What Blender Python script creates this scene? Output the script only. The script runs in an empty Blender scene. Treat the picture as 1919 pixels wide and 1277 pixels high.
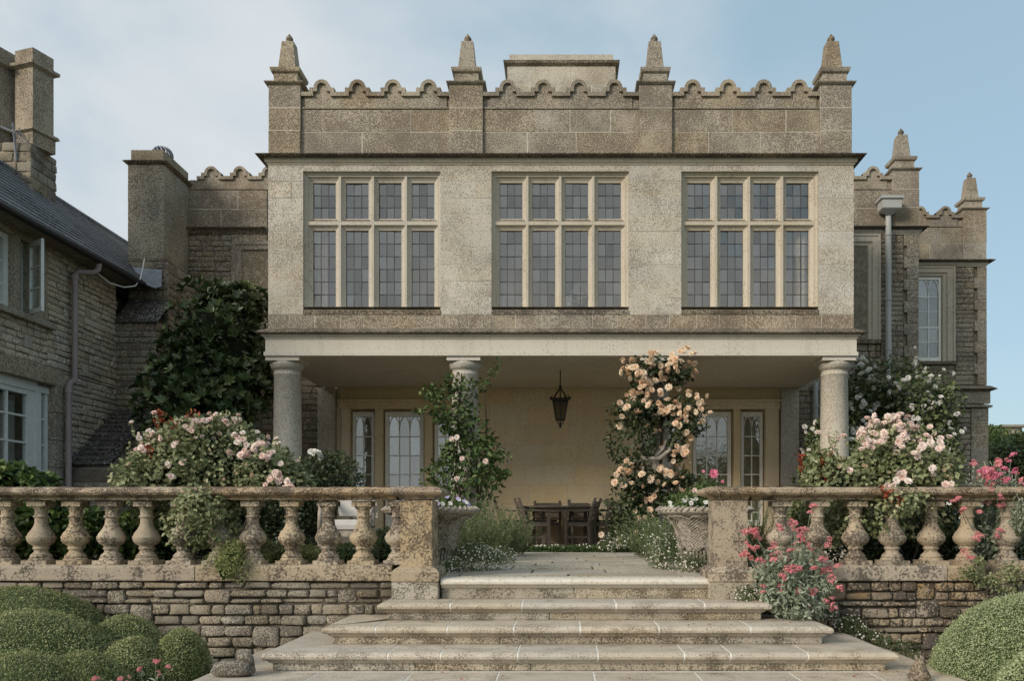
import bpy, math, random
import numpy as np
from mathutils import Vector, Matrix, noise as mnoise
random.seed(11); RG = np.random.default_rng(11)
R = math.radians
SC = bpy.context.scene
# ------------------------------------------------------------ camera, sky, sun
CZ, F, PX0, PY0 = .483, 1600.0, 1055.0, 975.0
cam = bpy.data.cameras.new('camera'); camo = bpy.data.objects.new('camera', cam); SC.collection.objects.link(camo)
camo.location = (0, 0, CZ); camo.rotation_euler = (R(90), 0, 0)
cam.sensor_width = 36; cam.lens = 36 * F / 1919
cam.shift_x = (959.5 - PX0) / 1919; cam.shift_y = (PY0 - 638.5) / 1919
cam.clip_start = .1; cam.clip_end = 2000
SC.camera = camo
SUN_EL, SUN_AZ = R(25), R(227)          # azimuth clockwise from +Y
w = bpy.data.worlds.new('World'); SC.world = w; w.use_nodes = True
nt = w.node_tree; N = nt.nodes; Lk = nt.links; N.clear()
out = N.new('ShaderNodeOutputWorld'); bg = N.new('ShaderNodeBackground'); sky = N.new('ShaderNodeTexSky')
sky.sky_type = 'NISHITA'; sky.sun_disc = False; sky.sun_elevation = SUN_EL; sky.sun_rotation = SUN_AZ
sky.air_density = 1.0; sky.dust_density = 1.6; sky.ozone_density = 1.3
tc = N.new('ShaderNodeTexCoord'); mp = N.new('ShaderNodeMapping'); mp.inputs['Scale'].default_value = (1.3, 1.3, 2.2)
mp.inputs['Rotation'].default_value = (0, R(12), 0)
ns = N.new('ShaderNodeTexNoise'); ns.inputs['Scale'].default_value = 1.9; ns.inputs['Detail'].default_value = 7; ns.inputs['Roughness'].default_value = .50; ns.inputs['Distortion'].default_value = .35
Lk.new(tc.outputs['Generated'], mp.inputs[0]); Lk.new(mp.outputs[0], ns.inputs[0])
sx = N.new('ShaderNodeSeparateXYZ'); Lk.new(tc.outputs['Generated'], sx.inputs[0])
ma = N.new('ShaderNodeMath'); ma.operation = 'MULTIPLY_ADD'; ma.inputs[1].default_value = -.42; Lk.new(sx.outputs[0], ma.inputs[0]); Lk.new(ns.outputs[0], ma.inputs[2])
rp = N.new('ShaderNodeMapRange'); rp.interpolation_type = 'SMOOTHSTEP'; rp.inputs[1].default_value = .22; rp.inputs[2].default_value = .66; rp.inputs[3].default_value = .05; rp.inputs[4].default_value = .95
ma2 = N.new('ShaderNodeMath'); ma2.operation = 'MULTIPLY_ADD'; ma2.inputs[1].default_value = -.16; Lk.new(sx.outputs[1], ma2.inputs[0]); Lk.new(ma.outputs[0], ma2.inputs[2])
Lk.new(ma2.outputs[0], rp.inputs[0])
mx = N.new('ShaderNodeMix'); mx.data_type = 'RGBA'; mx.inputs[7].default_value = (3.55, 3.72, 3.85, 1)
vm = N.new('ShaderNodeMix'); vm.data_type = 'RGBA'; vm.inputs[0].default_value = .74; vm.inputs[7].default_value = (1.75, 2.55, 2.95, 1)
Lk.new(sky.outputs[0], vm.inputs[6]); Lk.new(rp.outputs[0], mx.inputs[0]); Lk.new(vm.outputs[2], mx.inputs[6]); Lk.new(mx.outputs[2], bg.inputs[0])
bg.inputs[1].default_value = .125; Lk.new(bg.outputs[0], out.inputs[0])
sun = bpy.data.lights.new('sun', 'SUN'); suno = bpy.data.objects.new('sun', sun); SC.collection.objects.link(suno)
sun.energy = 1.75; sun.angle = R(17); sun.color = (1, .90, .78)
sd = Vector((math.sin(SUN_AZ) * math.cos(SUN_EL), math.cos(SUN_AZ) * math.cos(SUN_EL), math.sin(SUN_EL)))
suno.rotation_euler = sd.to_track_quat('Z', 'Y').to_euler()
SC.view_settings.view_transform = 'Standard'; SC.view_settings.look = 'None'; SC.view_settings.gamma = 1
SC.view_settings.use_curve_mapping = False; SC.view_settings.exposure = 0.72
SC.render.engine = 'CYCLES'

# ------------------------------------------------------------ helpers
def X(px, d): return (px - PX0) * d / F
def Z(py, d): return CZ + (PY0 - py) * d / F
W = {}
def place(o, parent, loc, link=True):
    if link: SC.collection.objects.link(o)
    wl = Vector(loc)
    if parent is not None:
        o.parent = parent; o.location = wl - W.get(parent.name, Vector((0, 0, 0)))
    else: o.location = wl
    W[o.name] = wl
    return o
def tag(o, label=None, cat=None, group=None, kind=None):
    if label: o['label'] = label
    if cat: o['category'] = cat
    if group: o['group'] = group
    if kind: o['kind'] = kind
    return o
def thing(name, label, cat, loc=(0, 0, 0), group=None):
    o = bpy.data.objects.new(name, None); o.empty_display_size = .1
    place(o, None, loc); return tag(o, label, cat, group)
def mobj(name, mesh, parent=None, loc=(0, 0, 0), scale=None, rot=None):
    o = bpy.data.objects.new(name, mesh); place(o, parent, loc)
    if scale: o.scale = scale
    if rot: o.rotation_euler = rot
    return o
class MB:
    def __init__(s): s.v = []; s.f = []
    def add(s, vs, fs):
        b = len(s.v); s.v += [tuple(v) for v in vs]; s.f += [tuple(b + i for i in f) for f in fs]; return s
    def box(s, x0, x1, y0, y1, z0, z1):
        return s.add([(x0, y0, z0), (x1, y0, z0), (x1, y1, z0), (x0, y1, z0), (x0, y0, z1), (x1, y0, z1), (x1, y1, z1), (x0, y1, z1)],
                     [(0, 3, 2, 1), (4, 5, 6, 7), (0, 1, 5, 4), (1, 2, 6, 5), (2, 3, 7, 6), (3, 0, 4, 7)])
    def obox(s, c, size, M):
        hx, hy, hz = [k / 2 for k in size]; c = Vector(c)
        vs = [c + M @ Vector((a * hx, b * hy, e * hz)) for e in (-1, 1) for a, b in ((-1, -1), (1, -1), (1, 1), (-1, 1))]
        return s.add(vs, [(0, 3, 2, 1), (4, 5, 6, 7), (0, 1, 5, 4), (1, 2, 6, 5), (2, 3, 7, 6), (3, 0, 4, 7)])
    def beam(s, a, b, wx, wz, up=(0, 0, 1)):
        a = Vector(a); b = Vector(b); d = (b - a); L = d.length; d.normalize()
        u = Vector(up)
        if abs(d.dot(u)) > .98: u = Vector((0, 1, 0))
        x = d.cross(u).normalized(); z = x.cross(d).normalized()
        M = Matrix((x, d, z)).transposed()
        return s.obox((a + b) / 2, (wx, L, wz), M)
    def lathe(s, prof, c=(0, 0, 0), seg=20, sq=False):
        cx, cy, cz = c; b = []; n = len(prof)
        for r, z in prof:
            for k in range(seg):
                t = 2 * math.pi * k / seg; b.append((cx + r * math.cos(t), cy + r * math.sin(t), cz + z))
        fs = []
        for i in range(n - 1):
            for k in range(seg):
                k2 = (k + 1) % seg; fs.append((i * seg + k, i * seg + k2, (i + 1) * seg + k2, (i + 1) * seg + k))
        fs.append(tuple(range(seg - 1, -1, -1))); fs.append(tuple((n - 1) * seg + k for k in range(seg)))
        return s.add(b, fs)
    def tube(s, pts, r, seg=6):
        pts = [Vector(p) for p in pts]; rr = r if isinstance(r, (list, tuple)) else [r] * len(pts)
        vs = []; px = None
        for i, p in enumerate(pts):
            d = (pts[min(i + 1, len(pts) - 1)] - pts[max(i - 1, 0)]).normalized()
            if px is None:
                px = d.cross(Vector((0, 0, 1)) if abs(d.z) < .9 else Vector((1, 0, 0))).normalized()
            px = (px - d * px.dot(d)).normalized(); q = d.cross(px)
            for k in range(seg):
                t = 2 * math.pi * k / seg; vs.append(p + (px * math.cos(t) + q * math.sin(t)) * rr[i])
        fs = []
        for i in range(len(pts) - 1):
            for k in range(seg):
                k2 = (k + 1) % seg; fs.append((i * seg + k, i * seg + k2, (i + 1) * seg + k2, (i + 1) * seg + k))
        fs.append(tuple(range(seg - 1, -1, -1))); fs.append(tuple((len(pts) - 1) * seg + k for k in range(seg)))
        return s.add(vs, fs)
    def sweep_u(s, prof, x0, x1, yf, yb):                 # profile (outward, z) swept round three sides
        st = []
        for o, z in prof:
            st.append([(x0 - o, yb, z), (x0 - o, yf - o, z), (x1 + o, yf - o, z), (x1 + o, yb, z)])
        n = len(prof); vs = [p for row in st for p in row]; fs = []
        for i in range(n - 1):
            for k in range(3): fs.append((i * 4 + k, i * 4 + k + 1, (i + 1) * 4 + k + 1, (i + 1) * 4 + k))
        fs.append(tuple(i * 4 for i in range(n))); fs.append(tuple(i * 4 + 3 for i in range(n - 1, -1, -1)))
        fs.append((0, 3, 2, 1)); b = (n - 1) * 4; fs.append((b, b + 1, b + 2, b + 3))
        return s.add(vs, fs)
    def sweep_r(s, prof, x0, x1, y0, y1):                 # profile swept round a closed rectangle
        n = len(prof); vs = []
        for o, z in prof: vs += [(x0 - o, y0 - o, z), (x1 + o, y0 - o, z), (x1 + o, y1 + o, z), (x0 - o, y1 + o, z)]
        fs = []
        for i in range(n - 1):
            for k in range(4):
                k2 = (k + 1) % 4; fs.append((i * 4 + k, i * 4 + k2, (i + 1) * 4 + k2, (i + 1) * 4 + k))
        fs.append((0, 3, 2, 1)); b = (n - 1) * 4; fs.append((b, b + 1, b + 2, b + 3))
        return s.add(vs, fs)
    def sweep_line(s, prof, x0, x1, yf):                  # straight along x, outward = -y
        n = len(prof); vs = [(x, yf - o, z) for o, z in prof for x in (x0, x1)]
        fs = [(i * 2, i * 2 + 1, i * 2 + 3, i * 2 + 2) for i in range(n - 1)]
        fs.append(tuple(i * 2 for i in range(n))); fs.append(tuple(i * 2 + 1 for i in range(n - 1, -1, -1)))
        fs.append((0, 1, 2 * n - 1, 2 * n - 2))
        return s.add(vs, fs)
    def rings(s, outer, inner, prof):                     # rectangles (x0,x1,z0,z1) lerped by t at depth y
        vs = []
        for t, y in prof:
            a = [o + (i - o) * t for o, i in zip(outer, inner)]
            vs += [(a[0], y, a[2]), (a[1], y, a[2]), (a[1], y, a[3]), (a[0], y, a[3])]
        fs = []
        for i in range(len(prof) - 1):
            for k in range(4):
                k2 = (k + 1) % 4; fs.append((i * 4 + k, i * 4 + k2, (i + 1) * 4 + k2, (i + 1) * 4 + k))
        return s.add(vs, fs)
    def poly(s, pts, y0, y1):                             # (x,z) outline extruded in y
        n = len(pts); vs = [(x, y0, z) for x, z in pts] + [(x, y1, z) for x, z in pts]
        fs = [tuple(range(n)), tuple(range(2 * n - 1, n - 1, -1))] + [(i, i + n, (i + 1) % n + n, (i + 1) % n) for i in range(n)]
        return s.add(vs, fs)
    def mesh(s, name, mat, smooth=False, bevel=0):
        m = bpy.data.meshes.new(name); m.from_pydata(s.v, [], s.f); m.materials.append(mat)
        import bmesh
        bm = bmesh.new(); bm.from_mesh(m); bmesh.ops.recalc_face_normals(bm, faces=bm.faces)
        if bevel: bmesh.ops.bevel(bm, geom=bm.edges[:], offset=bevel, segments=1, affect='EDGES', clamp_overlap=True)
        bm.to_mesh(m); bm.free()
        if smooth: m.shade_smooth()
        m.update(); return m
    def build(s, name, mat, parent=None, smooth=False, bevel=0, loc=(0, 0, 0)):
        return mobj(name, s.mesh(name, mat, smooth, bevel), parent, loc)

# ------------------------------------------------------------ materials
def newmat(name):
    m = bpy.data.materials.new(name); m.use_nodes = True; t = m.node_tree
    b = t.nodes['Principled BSDF']; return m, t, t.nodes, t.links, b
def nz(t, vec, scale, detail=3, rough=.6, dist=0):
    n = t.nodes.new('ShaderNodeTexNoise'); n.inputs['Scale'].default_value = scale; n.inputs['Detail'].default_value = detail
    n.inputs['Roughness'].default_value = rough; n.inputs['Distortion'].default_value = dist; t.links.new(vec, n.inputs['Vector']); return n.outputs[0]
def mr(t, v, a, b, c=0, d=1, smooth=True):
    n = t.nodes.new('ShaderNodeMapRange'); n.interpolation_type = 'SMOOTHSTEP' if smooth else 'LINEAR'
    t.links.new(v, n.inputs[0])
    for i, k in enumerate((a, b, c, d)): n.inputs[i + 1].default_value = k
    return n.outputs[0]
def mth(t, op, a, b):
    n = t.nodes.new('ShaderNodeMath'); n.operation = op
    for i, k in enumerate((a, b)):
        if isinstance(k, (int, float)): n.inputs[i].default_value = k
        else: t.links.new(k, n.inputs[i])
    return n.outputs[0]
def mixc(t, f, a, b, mode='MIX'):
    n = t.nodes.new('ShaderNodeMix'); n.data_type = 'RGBA'; n.blend_type = mode
    if isinstance(f, (int, float)): n.inputs[0].default_value = f
    else: t.links.new(f, n.inputs[0])
    for i, k in ((6, a), (7, b)):
        if isinstance(k, tuple): n.inputs[i].default_value = (*k, 1)
        else: t.links.new(k, n.inputs[i])
    return n.outputs[2]
def stone(name, light, dark, warm, speck=.5, warm_amt=.4, pale=(.5, .49, .43), pale_amt=.3, fine=36, rand=.18, bump=.5, bd=.012, patch=1.3, streak=.3, rough=.9, blot=0, sharp=.06, pth=.78):
    m, t, nd, lk, b = newmat(name)
    g = nd.new('ShaderNodeNewGeometry'); P = g.outputs['Position']
    oi = nd.new('ShaderNodeObjectInfo'); rnd = oi.outputs['Random']
    big = nz(t, P, patch, 4, .62, .3)
    mid = nz(t, P, 7.5, 4, .65)
    fn = nz(t, P, fine, 3, .75)
    fn2 = nz(t, P, fine * 2.9, 2, .6)
    # dark lichen speckle, thicker where the large patches are
    a = mth(t, 'MULTIPLY_ADD', big, .30 + blot); t.nodes[-1].inputs[2].default_value = 0; lk.new(fn, t.nodes[-1].inputs[2])
    a = mth(t, 'ADD', a, mth(t, 'MULTIPLY', mth(t, 'SUBTRACT', rnd, .5), rand * .6))
    a = mth(t, 'ADD', a, mth(t, 'MULTIPLY', mid, .14))
    c0 = .83 + blot * .5 - speck * .22
    sp = mr(t, a, c0 - sharp, c0 + sharp)
    wm = mr(t, nz(t, P, 2.1, 4, .6), .50 - .1 * warm_amt, .72, 0, warm_amt)
    base = mixc(t, wm, light, warm)
    mp_ = nd.new('ShaderNodeMapping'); mp_.inputs['Scale'].default_value = (9, 9, .8); lk.new(P, mp_.inputs[0])
    st = mr(t, nz(t, mp_.outputs[0], 1.0, 3, .6), .5, .75, 0, streak)
    base = mixc(t, st, base, tuple(k * .62 for k in light))
    base = mixc(t, sp, base, dark)
    pl = mr(t, mth(t, 'ADD', fn2, mth(t, 'MULTIPLY', mid, .35)), pth, pth + .12, 0, pale_amt)
    base = mixc(t, pl, base, pale)
    v = mr(t, rnd, 0, 1, 1 - rand, 1 + rand, False)
    hsv = nd.new('ShaderNodeHueSaturation'); lk.new(v, hsv.inputs['Value']); lk.new(base, hsv.inputs['Color'])
    sat = mr(t, mth(t, 'FRACT', mth(t, 'MULTIPLY', rnd, 7.3), 0), 0, 1, .8, 1.2, False); lk.new(sat, hsv.inputs['Saturation'])
    lk.new(hsv.outputs[0], b.inputs['Base Color']); b.inputs['Roughness'].default_value = rough
    b.inputs['Specular IOR Level'].default_value = .25
    bp = nd.new('ShaderNodeBump'); bp.inputs['Strength'].default_value = bump; bp.inputs['Distance'].default_value = bd
    hgt = mth(t, 'ADD', mth(t, 'MULTIPLY', fn, .6), mth(t, 'MULTIPLY', mid, .8)); lk.new(hgt, bp.inputs['Height'])
    lk.new(bp.outputs[0], b.inputs['Normal'])
    return m
def plain(name, col, rough=.6, var=.1, metal=0, scale=12, bump=0):
    m, t, nd, lk, b = newmat(name)
    g = nd.new('ShaderNodeNewGeometry'); n = nz(t, g.outputs['Position'], scale, 4, .6)
    c = mixc(t, mr(t, n, .35, .7), tuple(k * (1 - var) for k in col), tuple(min(1, k * (1 + var)) for k in col))
    lk.new(c, b.inputs['Base Color']); b.inputs['Roughness'].default_value = rough; b.inputs['Metallic'].default_value = metal
    if bump:
        bp = nd.new('ShaderNodeBump'); bp.inputs['Strength'].default_value = bump; bp.inputs['Distance'].default_value = .01
        lk.new(n, bp.inputs['Height']); lk.new(bp.outputs[0], b.inputs['Normal'])
    return m
def leafm(name, c1, c2, c3, trans=.22, rough=.5, spec=.4):
    m, t, nd, lk, b = newmat(name)
    at = nd.new('ShaderNodeAttribute'); at.attribute_name = 'tint'
    cr = nd.new('ShaderNodeValToRGB'); e = cr.color_ramp.elements; e[0].color = (*c1, 1); e[1].color = (*c3, 1); x = e.new(.5); x.color = (*c2, 1)
    lk.new(at.outputs['Fac'], cr.inputs[0]); lk.new(cr.outputs[0], b.inputs['Base Color']); b.inputs['Roughness'].default_value = rough
    b.inputs['Specular IOR Level'].default_value = spec
    tr = nd.new('ShaderNodeBsdfTranslucent'); lk.new(cr.outputs[0], tr.inputs[0]); ms = nd.new('ShaderNodeMixShader'); ms.inputs[0].default_value = trans
    lk.new(b.outputs[0], ms.inputs[1]); lk.new(tr.outputs[0], ms.inputs[2]); lk.new(ms.outputs[0], nd['Material Output'].inputs[0])
    return m
def petalm(name, c1, c2, trans=.2):
    m, t, nd, lk, b = newmat(name)
    oi = nd.new('ShaderNodeObjectInfo'); g = nd.new('ShaderNodeNewGeometry')
    f = mth(t, 'ADD', mth(t, 'MULTIPLY', oi.outputs['Random'], .7), mth(t, 'MULTIPLY', nz(t, g.outputs['Position'], 45, 2), .4))
    c = mixc(t, f, c1, c2); lk.new(c, b.inputs['Base Color']); b.inputs['Roughness'].default_value = .65
    tr = nd.new('ShaderNodeBsdfTranslucent'); lk.new(c, tr.inputs[0]); ms = nd.new('ShaderNodeMixShader'); ms.inputs[0].default_value = trans
    lk.new(b.outputs[0], ms.inputs[1]); lk.new(tr.outputs[0], ms.inputs[2]); lk.new(ms.outputs[0], nd['Material Output'].inputs[0])
    return m
def glassm(name, refl, tint=(.85, .88, .88), rough=.03, wav=.15):
    m, t, nd, lk, b = newmat(name); nd.remove(b)
    tr = nd.new('ShaderNodeBsdfTransparent'); tr.inputs[0].default_value = (*tint, 1)
    gl = nd.new('ShaderNodeBsdfGlossy'); gl.inputs['Roughness'].default_value = rough; gl.inputs['Color'].default_value = (.92, .95, .95, 1)
    g = nd.new('ShaderNodeNewGeometry'); n = nz(t, g.outputs['Position'], 7, 2)
    bp = nd.new('ShaderNodeBump'); bp.inputs['Strength'].default_value = wav; bp.inputs['Distance'].default_value = .01
    lk.new(n, bp.inputs['Height']); lk.new(bp.outputs[0], gl.inputs['Normal'])
    ms = nd.new('ShaderNodeMixShader'); oi = nd.new('ShaderNodeObjectInfo'); lk.new(mr(t, oi.outputs['Random'], 0, 1, refl * .8, refl * 1.22, False), ms.inputs[0])
    lk.new(tr.outputs[0], ms.inputs[1]); lk.new(gl.outputs[0], ms.inputs[2]); lk.new(ms.outputs[0], nd['Material Output'].inputs[0])
    return m
M = {}
M['facade'] = stone('facade_ashlar', (.575, .53, .45), (.26, .225, .175), (.48, .41, .32), speck=.42, blot=.05, warm_amt=.3, pale_amt=.35, rand=.09, fine=52)
M['parapet'] = stone('parapet_ashlar', (.44, .385, .295), (.165, .132, .098), (.34, .26, .185), speck=.60, blot=.1, warm_amt=.45, pale_amt=.5, rand=.10, fine=52, streak=.4)
M['ledge'] = stone('lichened_ledge', (.34, .29, .22), (.085, .068, .05), (.28, .19, .10), speck=.72, blot=.15, warm_amt=.5, pale_amt=.35, rand=.05, fine=42)
M['frame'] = stone('window_stone', (.53, .485, .405), (.30, .255, .19), (.46, .37, .26), speck=.05, warm_amt=.3, pale_amt=.1, rand=.04, fine=40, bump=.25)
M['entab'] = stone('entablature_stone', (.62, .58, .50), (.36, .33, .27), (.50, .45, .36), speck=.0, warm_amt=.25, pale_amt=.1, rand=.03, bump=.2)
M['column'] = stone('column_stone', (.56, .52, .445), (.34, .305, .25), (.42, .36, .26), speck=.5, warm_amt=.25, pale_amt=.3, rand=.03, fine=48, patch=1.0)
M['loggia'] = stone('loggia_ashlar', (.74, .61, .41), (.52, .42, .27), (.68, .50, .29), speck=.12, warm_amt=.45, pale_amt=.15, rand=.06, bump=.15, patch=.8, streak=.2)
M['ceil'] = plain('loggia_ceiling', (.64, .54, .39), .9, .12, scale=2)
M['mortar'] = plain('pale_mortar', (.54, .50, .42), .95, .15)
M['wingash'] = stone('wing_ashlar', (.42, .38, .30), (.17, .145, .11), (.37, .28, .18), speck=.55, warm_amt=.4, pale_amt=.3, rand=.12)
M['rubble'] = stone('wing_rubble', (.40, .355, .27), (.12, .10, .08), (.36, .25, .15), speck=.5, warm_amt=.5, pale_amt=.3, rand=.30)
M['stepmortar'] = plain('step_pointing', (.78, .76, .70), .95, .08)
M['rubmortar'] = plain('rubble_mortar', (.22, .19, .145), .95, .25)
M['cottage'] = stone('cottage_rubble', (.60, .545, .44), (.22, .185, .145), (.56, .42, .26), speck=.34, warm_amt=.45, pale_amt=.3, rand=.40, bump=.8)
M['retain'] = stone('retaining_rubble', (.36, .32, .25), (.10, .085, .065), (.40, .27, .14), speck=.45, blot=.3, warm_amt=.45, pale_amt=.5, rand=.30, fine=80, bump=.9, bd=.01, patch=2.5)
M['retain_r'] = stone('retaining_rubble_ochre', (.36, .30, .22), (.07, .056, .042), (.48, .27, .09), speck=.62, blot=.5, warm_amt=.7, pale_amt=.5, rand=.38, fine=45, bump=.9, bd=.01, patch=2.5)
M['retmortar'] = plain('dark_joint', (.12, .10, .075), 1, .4, scale=20)
M['balus'] = stone('balustrade_stone', (.44, .36, .255), (.11, .088, .065), (.40, .29, .185), speck=.36, blot=.5, sharp=.09, warm_amt=.45, pale=(.6, .58, .5), pale_amt=.55, rand=.14, fine=48, bump=.8, bd=.008, patch=5)
M['rail'] = stone('rail_stone', (.47, .38, .28), (.10, .075, .055), (.46, .30, .17), speck=.5, blot=.4, sharp=.08, warm_amt=.6, pale=(.58, .56, .50), pale_amt=.5, rand=.1, fine=80, bump=1, bd=.012, patch=6)
M['step'] = stone('step_stone', (.54, .475, .38), (.22, .175, .125), (.50, .42, .31), speck=.22, blot=.14, warm_amt=.35, pale=(.62, .6, .54), pale_amt=.3, rand=.09, fine=95, bump=.6, bd=.008, patch=5)
M['riser'] = stone('riser_stone', (.44, .395, .31), (.14, .115, .082), (.42, .33, .21), speck=.45, blot=.3, warm_amt=.45, pale_amt=.3, rand=.12, fine=80, bump=.7, patch=5)
M['newstep'] = stone('new_step_stone', (.68, .63, .54), (.45, .40, .31), (.62, .55, .43), speck=.02, warm_amt=.2, pale_amt=.1, rand=.03, bump=.15)
M['flag'] = stone('flagstone', (.46, .42, .335), (.22, .185, .14), (.46, .34, .24), speck=.2, warm_amt=.35, pale_amt=.3, rand=.24, fine=30, bump=.4)
M['soil'] = plain('soil', (.045, .035, .025), 1, .5, scale=25, bump=.8)
M['slate'] = stone('blue_slate', (.20, .21, .22), (.05, .052, .056), (.13, .11, .09), speck=.4, warm_amt=.3, pale=(.3, .3, .28), pale_amt=.3, rand=.25, rough=.7)
M['tile'] = stone('stone_tile', (.10, .09, .075), (.035, .032, .028), (.11, .08, .055), speck=.5, warm_amt=.3, pale=(.50, .49, .44), pale_amt=.9, rand=.45, fine=16, pth=.74)
M['white'] = plain('white_paint', (.66, .68, .66), .45, .05)
M['cream'] = plain('cream_paint', (.80, .79, .72), .5, .06)
M['lead'] = plain('lead', (.05, .052, .055), .6, .2)
M['leadsheet'] = plain('lead_sheet', (.2, .22, .25), .5, .2)
M['pipe'] = plain('mauve_pipe', (.30, .245, .235), .55, .1, scale=3)
M['gpipe'] = plain('grey_pipe', (.40, .41, .39), .5, .06, scale=3)
M['iron'] = plain('black_iron', (.012, .012, .013), .5, .3)
M['wood'] = plain('weathered_teak', (.15, .125, .095), .75, .3, scale=30)
M['glass'] = glassm('leaded_glass', .135, (.86, .84, .80))
M['dglass'] = glassm('door_glass', .15, wav=.2)
M['lampglass'] = glassm('lamp_glass', .10, (.45, .45, .42))
M['curtain'] = plain('curtain', (.55, .53, .48), .9, .1)
M['room'] = plain('room', (.50, .46, .40), .9, .1, scale=2)
M['cushion'] = plain('cushion', (.58, .56, .52), .9, .05)
M['bark'] = plain('bark', (.07, .052, .038), .9, .35, scale=40)
M['stem'] = plain('green_stem', (.10, .12, .05), .7, .3, scale=40)
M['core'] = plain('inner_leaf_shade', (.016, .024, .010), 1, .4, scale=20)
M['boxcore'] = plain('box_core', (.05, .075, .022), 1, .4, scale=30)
M['L_rose'] = leafm('rose_leaf', (0.14, 0.17, 0.07), (0.29, 0.32, 0.16), (0.5, 0.47, 0.28))
M['L_red'] = leafm('red_shoot', (.22, .035, .02), (.34, .07, .03), (.40, .16, .06))
M['L_dark'] = leafm('rhododendron_leaf', (.024,.045,.015), (.065,.10,.035), (.28,.33,.14), trans=.08, rough=.35, spec=.5)
M['L_climb'] = leafm('climber_leaf', (0.04, 0.07, 0.02), (0.09, 0.14, 0.04), (0.18, 0.23, 0.08))
M['L_apri'] = leafm('apricot_rose_leaf', (0.03, 0.045, 0.018), (0.06, 0.085, 0.032), (0.13, 0.14, 0.06))
M['L_ramb'] = leafm('rambler_leaf', (.06,.085,.035), (.14,.175,.07), (.25,.28,.14))
M['L_box'] = leafm('box_leaf', (.14,.165,.055), (.28,.30,.125), (.44,.45,.23), trans=.15)
M['L_boxr'] = leafm('pale_box_leaf', (0.22, 0.27, 0.12), (0.37, 0.42, 0.22), (0.52, 0.56, 0.34), trans=.15)
M['L_rosem'] = leafm('rosemary_leaf', (.03,.055,.02), (.11,.155,.055), (.30,.34,.16))
M['L_val'] = leafm('valerian_leaf', (0.22, 0.27, 0.18), (0.38, 0.43, 0.31), (0.52, 0.56, 0.44))
M['L_fresh'] = leafm('fresh_leaf', (0.05, 0.09, 0.02), (0.11, 0.17, 0.045), (0.21, 0.27, 0.09))
M['L_lime'] = leafm('lime_flower', (.22, .25, .08), (.36, .38, .15), (.50, .50, .26))
M['L_fleab'] = leafm('fleabane_leaf', (0.07, 0.1, 0.04), (0.13, 0.17, 0.07), (0.22, 0.26, 0.12))
M['L_tree'] = leafm('far_leaf', (.05, .08, .02), (.10, .14, .035), (.17, .21, .06))
M['pink'] = petalm('pale_pink_petal', (.86, .62, .55), (.90, .82, .74))
M['dry'] = petalm('faded_petal', (.50, .36, .22), (.62, .48, .34))
M['apricot'] = petalm('apricot_petal', (.84, .58, .38), (.92, .80, .62))
M['whitep'] = petalm('white_petal', (.74, .72, .64), (.82, .80, .76))
M['valp'] = petalm('valerian_petal', (.74, .20, .24), (.80, .36, .36))
M['hotpink'] = petalm('hot_pink_petal', (.72, .16, .28), (.80, .30, .40))
M['violet'] = petalm('violet_petal', (.24, .17, .42), (.55, .50, .66))
M['yellow'] = plain('daisy_eye', (.60, .38, .05), .8)

# ------------------------------------------------------------ shared stone pieces
def chamfer_box():
    m = MB().box(-.5, .5, -.5, .5, -.5, .5); return m
BLOCK = {}
def block_mesh(mat):
    if mat.name not in BLOCK: BLOCK[mat.name] = chamfer_box().mesh('ashlar_block', mat, bevel=.012)
    return BLOCK[mat.name]
RUB = {}
GR = {2: [-.5, 0, .5], 3: [-.5, -.40, .40, .5], 4: [-.5, -.41, 0, .41, .5], 5: [-.5, -.42, -.14, .14, .42, .5]}
def rubble_meshes(mat, n=9, k=3, amp=.05, pw=9):
    key = (mat.name, k)
    if k > 3: amp, pw = .095, 8
    if key in RUB: return RUB[key]
    res = []
    for q in range(n):
        vs = {}; V = []; Fc = []
        def vid(p):
            kk = tuple(round(c, 4) for c in p)
            if kk not in vs:
                x, y, z = p; L = (abs(x * 2) ** pw + abs(y * 2) ** pw + abs(z * 2) ** pw) ** (1 / pw)
                f = 1 / max(L, .001) if L > 0 else 1
                v = Vector((x * f, y * f, z * f)); d = mnoise.noise_vector(v * 2.2 + Vector((q * 7.1, 0, 3))) * amp
                v = v + Vector((d.x * .8, d.y, d.z * .8)); vs[kk] = len(V); V.append(v)
            return vs[kk]
        for ax in range(3):
            for sg in (-.5, .5):
                for i in range(k):
                    for j in range(k):
                        c = []
                        for a, b in ((i, j), (i + 1, j), (i + 1, j + 1), (i, j + 1)):
                            u = GR[k][a]; v = GR[k][b]; p = [0, 0, 0]; p[ax] = sg; p[(ax + 1) % 3] = u; p[(ax + 2) % 3] = v; c.append(vid(p))
                        Fc.append(tuple(c))
        mb = MB(); mb.v = [tuple(v) for v in V]; mb.f = Fc
        res.append(mb.mesh('rubble_stone', mat, smooth=True))
    RUB[key] = res; return res
def put_block(parent, name, mesh, u0, u1, z0, z1, plane, depth, face, jit=.003, tilt=0):
    j = random.uniform(-jit, jit); cu = (u0 + u1) / 2; cz = (z0 + z1) / 2
    if face == 'y': loc = (cu, plane + depth / 2 + j, cz); rot = (0, random.uniform(-tilt, tilt), 0)
    else: loc = (plane - depth / 2 + j, cu, cz); rot = (random.uniform(-tilt, tilt), 0, R(90))
    return mobj(name, mesh, parent, loc, (u1 - u0, depth, z1 - z0), rot)
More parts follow.
